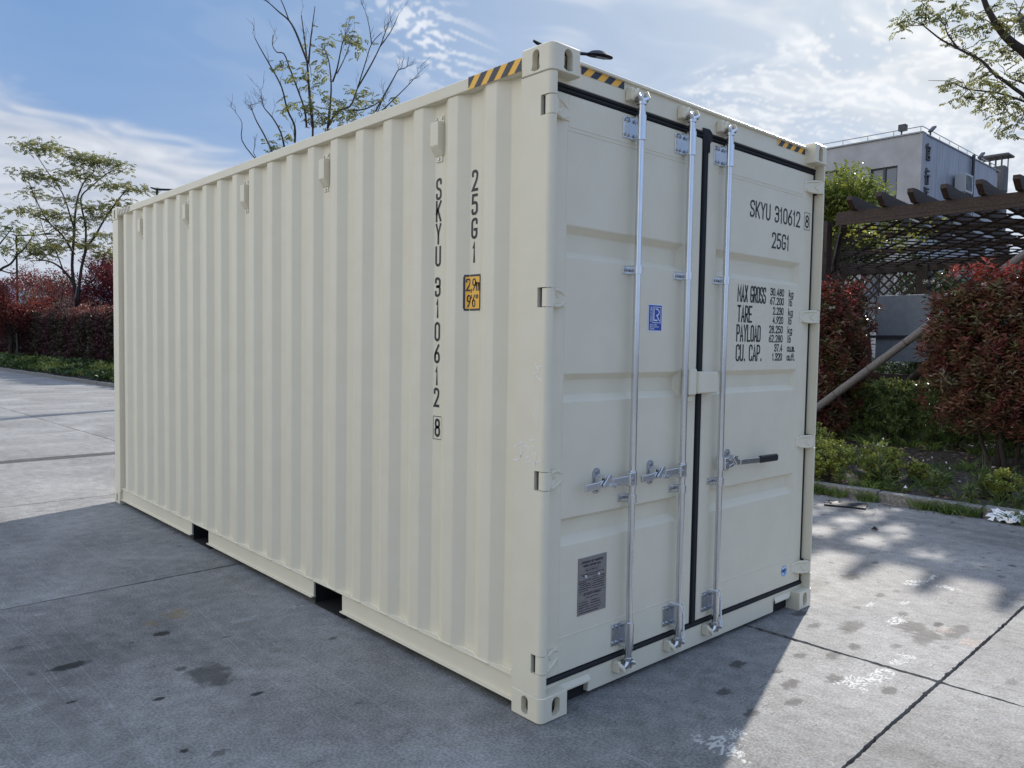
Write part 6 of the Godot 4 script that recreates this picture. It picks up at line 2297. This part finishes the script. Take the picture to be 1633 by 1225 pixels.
func make_building() -> void:
	var t := thing("office_building", "grey flat-roofed building whose corner rises above the pergola", "building")
	var x0 := 27.7
	var zc := -8.8
	var h := 9.45
	# front wall, x = x0, built round its window openings; z runs away to the left
	var wins := [[-10.6, -9.62, 6.2, 8.42, 2, 2], [-12.6, -11.4, 6.4, 8.6, 2, 2], [-10.8, -9.6, 2.3, 4.5, 2, 2], [-12.95, -11.6, 2.3, 4.5, 2, 2], [-16.2, -14.8, 2.3, 4.5, 2, 2]]
	for k in 4:
		wins.append([-18.6 - k * 3.2, -17.2 - k * 3.2, 6.3, 8.5, 2, 2])
		wins.append([-18.6 - k * 3.2, -17.2 - k * 3.2, 2.3, 4.5, 2, 2])
	var ys := [0.0, h]
	var zs := [-30.0, zc]
	for w in wins:
		ys.append_array([w[2], w[3]])
		zs.append_array([w[0], w[1]])
	ys.sort()
	zs.sort()
	var fw := MB.new()
	for i in zs.size() - 1:
		for j in ys.size() - 1:
			var cz: float = (zs[i] + zs[i + 1]) / 2
			var cy: float = (ys[j] + ys[j + 1]) / 2
			if zs[i + 1] - zs[i] < 0.001 or ys[j + 1] - ys[j] < 0.001:
				continue
			var open := false
			for w in wins:
				if cz > w[0] and cz < w[1] and cy > w[2] and cy < w[3]:
					open = true
			if open:
				# the reveal
				fw.box(Vector3(x0 + 0.13, ys[j], zs[i]), Vector3(x0 + 0.3, ys[j + 1], zs[i + 1]))
				continue
			fw.quad(Vector3(x0, ys[j], zs[i]), Vector3(x0, ys[j], zs[i + 1]), Vector3(x0, ys[j + 1], zs[i + 1]), Vector3(x0, ys[j + 1], zs[i]))
	for w in wins:
		fw.quad(Vector3(x0, w[2], w[0]), Vector3(x0, w[2], w[1]), Vector3(x0 + 0.13, w[2], w[1]), Vector3(x0 + 0.13, w[2], w[0]))
		fw.quad(Vector3(x0, w[3], w[0]), Vector3(x0 + 0.13, w[3], w[0]), Vector3(x0 + 0.13, w[3], w[1]), Vector3(x0, w[3], w[1]))
		fw.quad(Vector3(x0, w[2], w[0]), Vector3(x0 + 0.13, w[2], w[0]), Vector3(x0 + 0.13, w[3], w[0]), Vector3(x0, w[3], w[0]))
		fw.quad(Vector3(x0, w[2], w[1]), Vector3(x0, w[3], w[1]), Vector3(x0 + 0.13, w[3], w[1]), Vector3(x0 + 0.13, w[2], w[1]))
	part("front_wall", fw, M.render_wall, t)
	for w in wins:
		window_at(t, Vector3(x0, w[2], w[0]), Vector3(0, 0, 1), Vector3.UP, w[1] - w[0], w[3] - w[2], w[4], w[5])
	# the clad end wall, panel by panel, running away from the corner
	var core := MB.new()
	core.box(Vector3(x0 + 0.31, 0, -29.9), Vector3(36.4, h - 0.06, zc - 0.06))
	part("core_wall", core, M.render_wall, t)
	var cn := MB.new()
	cn.bbox(Vector3(x0 - 0.02, 0, zc - 0.1), Vector3(x0 + 0.34, h + 0.02, zc + 0.02), 0.02)
	part("corner_trim", cn, M.render_wall, t)
	var x := x0 + 0.34
	for i in 7:
		var pn := MB.new()
		pn.bbox(Vector3(x + 0.008, 0, zc - 0.07), Vector3(x + 1.14 - 0.008, h - 0.02, zc), 0.006)
		part("cladding_panel", pn, M.cladding, t)
		x += 1.14
	# coping and the thin safety rail on the roof
	var cp := MB.new()
	cp.bbox(Vector3(x0 - 0.05, h, -30), Vector3(x0 + 0.3, h + 0.06, zc + 0.03), 0.01)
	cp.bbox(Vector3(x0 + 0.3, h - 0.02, zc - 0.3), Vector3(36.5, h + 0.04, zc + 0.03), 0.01)
	part("coping", cp, M.grey_metal, t)
	var rl := MB.new()
	for y in [0.26]:
		rl.tube([Vector3(x0 + 0.1, h + y, -30), Vector3(x0 + 0.1, h + y, zc - 0.05), Vector3(x0 + 0.12, h + y, zc - 0.05), Vector3(36.4, h + y, zc - 0.12)], [0.016, 0.016, 0.016, 0.016], 6)
	for k in 22:
		rl.tube([Vector3(x0 + 0.1, h, zc - 0.1 - k * 0.95), Vector3(x0 + 0.1, h + 0.26, zc - 0.1 - k * 0.95)], [0.012, 0.012], 5)
	for k in 8:
		rl.tube([Vector3(x0 + 1.0 + k, h, zc - 0.12), Vector3(x0 + 1.0 + k, h + 0.26, zc - 0.12)], [0.012, 0.012], 5)
	part("roof_rail", rl, M.grey_metal, t)
	# window in the end wall beside the air conditioner
	var wn := MB.new()
	wn.bbox(Vector3(31.95, 5.9, zc + 0.001), Vector3(32.75, 8.3, zc + 0.06), 0.01)
	part("window_surround", wn, M.frame, t)
	var wp := MB.new()
	wp.bbox(Vector3(32.05, 6.0, zc + 0.05), Vector3(32.65, 8.18, zc + 0.068), 0.004)
	part("pane", wp, M.glass, t)
	var dp := MB.new()
	dp.tube([Vector3(32.86, 0, zc + 0.08), Vector3(32.86, h + 0.1, zc + 0.08)], [0.06, 0.06], 8)
	part("drain_pipe", dp, M.frame, t)
	# three large characters fixed one under the other beside the corner
	var glyphs := [
		[[0.5, 1.0, 0.42, 0.9], [0.12, 0.84, 0.12, 0.74], [0.12, 0.84, 0.9, 0.84], [0.9, 0.84, 0.88, 0.72], [0.28, 0.64, 0.28, 0.02], [0.28, 0.64, 0.8, 0.64], [0.8, 0.64, 0.8, 0.44], [0.28, 0.44, 0.8, 0.44], [0.28, 0.28, 0.86, 0.28], [0.86, 0.28, 0.86, 0.04], [0.28, 0.04, 0.86, 0.04]],
		[[0.42, 1.0, 0.18, 0.76], [0.42, 0.74, 0.12, 0.48], [0.28, 0.58, 0.28, 0.0], [0.52, 0.9, 0.92, 0.9], [0.46, 0.6, 1.0, 0.6], [0.76, 0.6, 0.76, 0.06], [0.76, 0.06, 0.6, 0.1]],
		[[0.1, 0.96, 0.96, 0.96], [0.12, 0.96, 0.12, 0.04], [0.12, 0.04, 0.98, 0.04], [0.42, 0.86, 0.34, 0.7], [0.36, 0.74, 0.84, 0.74], [0.28, 0.5, 0.9, 0.5], [0.6, 0.74, 0.58, 0.48], [0.58, 0.48, 0.32, 0.18], [0.6, 0.46, 0.86, 0.18]],
	]
	for i in 3:
		var g := MB.new()
		var y: float = [8.84, 7.96, 7.28][i] - 0.28
		for q in glyphs[i]:
			var p0 := Vector3(27.92 + q[0] * 0.5, y + q[1] * 0.56, zc + 0.07)
			var p1 := Vector3(27.92 + q[2] * 0.5, y + q[3] * 0.56, zc + 0.07)
			var d := (p1 - p0).normalized() * 0.03
			g.xf = Transform3D(Basis(Vector3(0, 0, 1), atan2(p1.y - p0.y, p1.x - p0.x)), (p0 + p1) / 2)
			var l := p0.distance_to(p1) / 2 + 0.03
			g.bbox(Vector3(-l, -0.026, -0.068), Vector3(l, 0.026, -0.01), 0.006)
		g.xf = Transform3D.IDENTITY
		part("sign_character", g, M.shaft, t)
	# dark louvred shaft with a raised cap at the far end
	var sh := thing("ventilation_shaft", "dark panelled shaft with a raised flat cap at the building's far end", "ventilation shaft")
	var sx := 37.3
	var sz := -9.3
	for i in 3:
		for j in 7:
			var q := MB.new()
			q.bbox(Vector3(sx + 0.01, 2.0 + j * 1.13, sz - 0.45 + i * 0.3), Vector3(sx + 0.6, 2.0 + j * 1.13 + 1.11, sz - 0.45 + i * 0.3 + 0.29), 0.01)
			part("panel", q, M.shaft, sh)
	var lo := MB.new()
	lo.box(Vector3(sx + 0.05, 0, sz - 0.43), Vector3(sx + 0.55, 2.0, sz + 0.43))
	part("base", lo, M.shaft, sh)
	for k in 8:
		var p := MB.new()
		p.tube([Vector3(sx + 0.05 + 0.5 * (k % 2), 9.9, sz - 0.42 + 0.12 * k), Vector3(sx + 0.05 + 0.5 * (k % 2), 10.3, sz - 0.42 + 0.12 * k)], [0.025, 0.025], 6)
		part("cap_stay", p, M.shaft, sh)
	var cap := MB.new()
	cap.bbox(Vector3(sx - 0.15, 10.3, sz - 0.62), Vector3(sx + 0.75, 10.4, sz + 0.62), 0.02)
	part("cap", cap, M.shaft, sh)
	# air conditioner units on the end wall
	for k in 2:
		var ac := thing("air_conditioner", ["white outdoor unit high on the building's end wall", "tall grey outdoor unit below the white one on the end wall"][k], "air conditioner", Vector3(30.85, [7.75, 5.95][k], zc + 0.05), 0.0, "outdoor units on the building")
		var hh: float = [0.72, 1.7][k]
		var bd := MB.new()
		bd.bbox(Vector3(0, 0, 0.03), Vector3(0.86, hh, 0.42), 0.02)
		part("casing", bd, M.ac, ac)
		var gr := MB.new()
		for j in 5:
			gr.bbox(Vector3(0.08 + j * 0.14, 0.08, 0.425), Vector3(0.12 + j * 0.14, hh - 0.08, 0.44), 0.003)
		part("grille", gr, M.shaft, ac)
		for bx in [0.05, 0.77]:
			var bk := MB.new()
			bk.box(Vector3(bx, -0.05, -0.02), Vector3(bx + 0.04, 0.0, 0.4))
			part("bracket", bk, M.grey_metal, ac)
	# floodlights on the roof edge
	var spots := [["boxy floodlight on the roof at the building's corner", Vector3(x0 + 0.15, h + 0.06, zc - 0.8), 0.0], ["slanting floodlight on the roof edge just right of the corner", Vector3(x0 + 0.85, h + 0.04, zc - 0.05), 1.0], ["slanting floodlight on the roof edge near the shaft", Vector3(34.0, h + 0.04, zc - 0.05), 1.0]]
	for q in spots:
		var f := thing("floodlight", q[0], "floodlight", q[1], 0.0, "floodlights on the roof edge")
		var st := MB.new()
		st.tube([Vector3.ZERO, Vector3(0, 0.18, 0.02)], [0.03, 0.03], 6)
		part("bracket", st, M.frame, f)
		var hd := MB.new()
		hd.xf = Transform3D(Basis(Vector3(0, 0, 1), 0.0 if q[2] == 0.0 else 0.55), Vector3(0, 0.3, 0.05))
		if q[2] == 0.0:
			hd.bbox(Vector3(-0.1, -0.14, -0.14), Vector3(0.1, 0.1, 0.14), 0.02)
		else:
			hd.bbox(Vector3(-0.22, -0.1, -0.08), Vector3(0.26, -0.02, 0.08), 0.02)
		part("housing", hd, M.shaft, f)


func make_small_things() -> void:
	var unit := BoxMesh.new()
	# grey board on a frame, seen from behind
	var bd := thing("notice_board", "plain blue-grey board on a metal frame, seen between the red shrubs", "board", Vector3(12.2, 0, -2.2))
	var p := MB.new()
	p.bbox(Vector3(0, 1.44, -1.52), Vector3(0.03, 2.62, 1.4), 0.006)
	part("panel", p, M.board, bd)
	slat(bd, unit, Vector3(-0.03, 1.88, -2.05), Vector3(-0.03, 1.88, 1.4), 0.04, 0.05, Vector3.UP, M.frame, "cross_bar")
	for z in [-1.72, 1.1]:
		slat(bd, unit, Vector3(0.02, 0, z), Vector3(0.02, 2.6, z), 0.06, 0.06, Vector3(1, 0, 0), M.grey_metal, "post")
	slat(bd, unit, Vector3(0.02, 1.47, -2.05), Vector3(0.02, 1.47, -1.52), 0.05, 0.05, Vector3.UP, M.grey_metal, "frame_rail")
	slat(bd, unit, Vector3(0.02, 2.45, -2.05), Vector3(0.02, 2.45, -1.52), 0.05, 0.05, Vector3.UP, M.grey_metal, "frame_rail")
	# low lattice fence under it
	var fn := thing("lattice_fence", "low dark lattice fence under the grey board", "fence", Vector3(13.2, 0, 0))
	for z in [-5.0, -2.9, -0.8, 1.3]:
		slat(fn, unit, Vector3(0, 0, z), Vector3(0, 1.18, z), 0.08, 0.08, Vector3(1, 0, 0), M.wood, "post")
	slat(fn, unit, Vector3(0, 1.15, -5.0), Vector3(0, 1.15, 1.3), 0.06, 0.07, Vector3.UP, M.wood, "rail")
	slat(fn, unit, Vector3(0, 0.5, -5.0), Vector3(0, 0.5, 1.3), 0.06, 0.07, Vector3.UP, M.wood, "rail")
	lattice(fn, unit, [Vector3(0, 0.52, -5.0), Vector3(0, 0.52, 1.3), Vector3(0, 1.13, 1.3), Vector3(0, 1.13, -5.0)], 0.15, 0.04, 0.014, M.wood)
	# parasols and cloths stored behind the board: narrow furled shapes in red, yellow and blue
	for q in [["furled red parasol behind the left edge of the grey board", Color(0.13, 0.012, 0.025), -5.15, "parasol"], ["furled dark blue parasol behind the grey board", Color(0.03, 0.05, 0.12), -2.6, "parasol"]]:
		var pa := thing("parasol", q[0], q[3], Vector3(15.2, 0, q[2]), 0.0, "furled parasols behind the board")
		var pl := MB.new()
		pl.tube([Vector3(0, 0, 0), Vector3(0, 2.2, 0)], [0.03, 0.03], 8)
		part("pole", pl, M.frame, pa)
		var cl := MB.new()
		cl.tube([Vector3(0, 0.7, 0), Vector3(0.02, 0.95, 0), Vector3(0, 1.6, 0.02), Vector3(0, 2.15, 0)], [0.09, 0.13, 0.09, 0.03], 9)
		part("canopy", cl, mat(q[1], 0.8), pa)
	# props of the overhanging tree
	var crotch := Vector3(9.45, 3.3, -0.35)
	prop_pole("long pale debarked pole leaning right, across the gap between the red shrubs", Vector3(9.95, 0.1, -4.39), Vector3(9.72, 3.42, -0.2), 0.068, M.pole, "props of the overhanging tree")
	prop_pole("short dark pole behind the green hedge, leaning parallel to the pale one", Vector3(12.9, 0.1, -4.15), crotch + Vector3(0.4, 0.1, 0), 0.075, M.pole_dark, "props of the overhanging tree")
	# props of the spreading tree on the left
	var lt := Vector3(9.726, 4.0, -48.26)
	prop_pole("thin prop leaning right against the left tree's trunk", Vector3(7.6, 0.1, -47.6), lt, 0.05, M.pole, "props of the left tree")
	prop_pole("steep pale prop crossing the left tree's trunk", Vector3(8.9, 0.1, -47.2), lt + Vector3(0.1, 0.5, 0), 0.055, M.pole, "props of the left tree")
	prop_pole("prop on the right of the left tree's trunk", Vector3(11.7, 0.1, -48.5), lt + Vector3(0, 0.1, 0), 0.05, M.pole, "props of the left tree")
	# litter at the kerb
	var r := RandomNumberGenerator.new()
	r.seed = 88
	var sheet := thing("torn_plastic", "crumpled torn white plastic sheet lying along the kerb", "litter", site(4.42, 0.22, 0.0))
	var pm := MB.new()
	var g := []
	for i in 12:
		var row := []
		for j in 6:
			row.append(Vector3(0.024 * (j - 2.5) + r.randf_range(-0.02, 0.02), 0.012 + r.randf_range(0.0, 0.04) + 0.016 * j, 0.026 * (i - 5.5) + r.randf_range(-0.02, 0.02)))
		g.append(row)
	for i in 11:
		for j in 5:
			if r.randf() < 0.86:
				pm.quad(g[i][j], g[i][j + 1], g[i + 1][j + 1], g[i + 1][j])
	part("sheet", pm, M.white, sheet)
	var mt := thing("rubber_mat", "flat dark piece of rubber lying before the kerb near the container", "litter", site(4.05, -1.15, 0.004), 0.35)
	var mm := MB.new()
	mm.bbox(Vector3(-0.14, 0, -0.2), Vector3(0.14, 0.014, 0.2), 0.004)
	part("sheet", mm, M.rubber, mt)
	var st := thing("broken_stick", "short pale stick lying along the foot of the kerb", "stick", site(4.4, -0.72, 0.012), 0.1)
	var sm := MB.new()
	sm.tube(crooked(Vector3(0, 0, -0.2), Vector3(0.02, 0, 0.2), r, 4, 0.03), [0.008, 0.009, 0.008, 0.007, 0.005].slice(0, 5), 6)
	part("wood", sm, M.pole, st)
	for q in [[site(4.9, -0.85, 0.13), "white scrap of litter on the soil behind the kerb"], [site(5.1, 0.35, 0.13), "pale scrap of litter near the picture's right edge"], [site(3.1, -0.5, 0.012), "dark pebble lying on the sunlit concrete before the bed"]]:
		var sc := thing("scrap" if "litter" in q[1] else "pebble", q[1], "litter" if "litter" in q[1] else "pebble", q[0])
		var sp := MB.new()
		var ring := []
		for i in 8:
			var a := TAU * i / 8.0
			ring.append(Vector3(cos(a), 0, sin(a)) * r.randf_range(0.018, 0.035))
		var apex := Vector3(0, 0.03, 0)
		for i in 8:
			sp.tri(ring[(i + 1) % 8], ring[i], apex)
		part("body", sp, M.white if "litter" in q[1] else M.dark, sc)


func make_far_things() -> void:
	var unit := BoxMesh.new()
	street_lamp("lamp whose leaf-shaped head shows above the container's near corner", Vector3(8.26, 0, -8.5), 7.38)
	street_lamp("lamp whose arm rises behind the middle of the container's roof edge", Vector3(8.3, 0, -30.0), 7.55)
	street_lamp("lamp post standing whole at the far left, behind the hedge", Vector3(7.35, 0, -51.0), 7.55)
	# low building with a blue-grey roof behind the red trees on the left
	var hs := thing("low_building", "long low building with a blue-grey metal roof behind the red trees", "building", Vector3(16.0, 0, -84.0))
	var w := MB.new()
	w.box(Vector3(-14, 0, -5), Vector3(14, 4.6, 5))
	part("wall", w, M.frame, hs)
	var rf := MB.new()
	rf.quad(Vector3(-14.8, 4.5, 5.8), Vector3(14.8, 4.5, 5.8), Vector3(14.8, 6.5, 0), Vector3(-14.8, 6.5, 0))
	rf.quad(Vector3(14.8, 4.5, -5.8), Vector3(-14.8, 4.5, -5.8), Vector3(-14.8, 6.5, 0), Vector3(14.8, 6.5, 0))
	rf.quad(Vector3(-14.8, 4.35, 5.8), Vector3(14.8, 4.35, 5.8), Vector3(14.8, 4.5, 5.8), Vector3(-14.8, 4.5, 5.8))
	part("roof", rf, M.roof_blue, hs)
	for x in [-9.0, -5.0, -1.0, 3.0, 7.0]:
		window_at(hs, Vector3(x, 1.4, 5.12), Vector3(1, 0, 0), Vector3.UP, 2.2, 1.8, 2, 1)
	var ww := thing("boundary_wall", "sunlit white wall glimpsed under the far trees on the left", "wall", Vector3(13.0, 0, -70.0))
	var wm := MB.new()
	wm.bbox(Vector3(-9, 0, -0.15), Vector3(9, 2.5, 0.15), 0.02)
	part("body", wm, M.white_wall, ww)
	# dark garden pavilion with lattice skirts behind the left tree
	var pv := thing("garden_pavilion", "dark pavilion with lattice skirts behind the left tree's trunk", "pavilion", Vector3(11.6, 0, -57.5))
	for x in [-1.9, 1.9]:
		for z in [-1.9, 1.9]:
			slat(pv, unit, Vector3(x, 0, z), Vector3(x, 3.6, z), 0.16, 0.16, Vector3(1, 0, 0), M.wood, "post")
	var pr := MB.new()
	var apex := Vector3(0, 4.9, 0)
	var cr := [Vector3(-2.5, 3.6, 2.5), Vector3(2.5, 3.6, 2.5), Vector3(2.5, 3.6, -2.5), Vector3(-2.5, 3.6, -2.5)]
	for i in 4:
		pr.tri(cr[i], cr[(i + 1) % 4], apex)
	pr.quad(cr[3], cr[2], cr[1], cr[0])
	part("roof", pr, M.wood, pv)
	lattice(pv, unit, [Vector3(-1.9, 2.3, 1.9), Vector3(1.9, 2.3, 1.9), Vector3(1.9, 3.5, 1.9), Vector3(-1.9, 3.5, 1.9)], 0.24, 0.07, 0.02, M.wood)


func _ready() -> void:
	# ---- camera, sky, sun, exposure
	var cam := Camera3D.new()
	cam.name = "camera"
	cam.fov = 52.3084
	cam.near = 0.05
	cam.far = 1500.0
	cam.position = Vector3(-2.3308, 1.6430, 2.3228)
	cam.rotation_degrees = Vector3(-2.9508, -42.5769, 0.9470)
	add_child(cam)
	cam.current = true
	var sun_az := 71.3
	var sun_el := 28.0
	var env := Environment.new()
	env.background_mode = Environment.BG_SKY
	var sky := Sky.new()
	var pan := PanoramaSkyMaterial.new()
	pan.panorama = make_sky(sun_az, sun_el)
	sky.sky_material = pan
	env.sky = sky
	env.background_energy_multiplier = 1.0
	env.tonemap_mode = Environment.TONE_MAPPER_LINEAR
	env.tonemap_exposure = 1.45
	env.sdfgi_enabled = true
	env.ssao_enabled = true
	env.ssil_enabled = true
	var we := WorldEnvironment.new()
	we.name = "world_environment"
	we.environment = env
	add_child(we)
	var sun := DirectionalLight3D.new()
	sun.name = "sun"
	sun.light_energy = 1.6
	sun.light_color = Color(1.0, 0.975, 0.945)
	sun.light_angular_distance = 0.9
	sun.shadow_enabled = true
	sun.rotation_degrees = Vector3(-sun_el, 180.0 - sun_az + 180.0, 0)
	add_child(sun)
	var sd := Vector3(sin(deg_to_rad(sun_az)) * cos(deg_to_rad(sun_el)), sin(deg_to_rad(sun_el)), -cos(deg_to_rad(sun_az)) * cos(deg_to_rad(sun_el)))
	sun.look_at_from_position(sd * 50.0, Vector3.ZERO, Vector3.UP)
	# ---- the place, then what stands in it
	make_materials()
	make_yard()
	make_bed()
	make_building()
	make_pergola()
	make_far_things()
	make_container()
	make_plants()
	make_small_things()
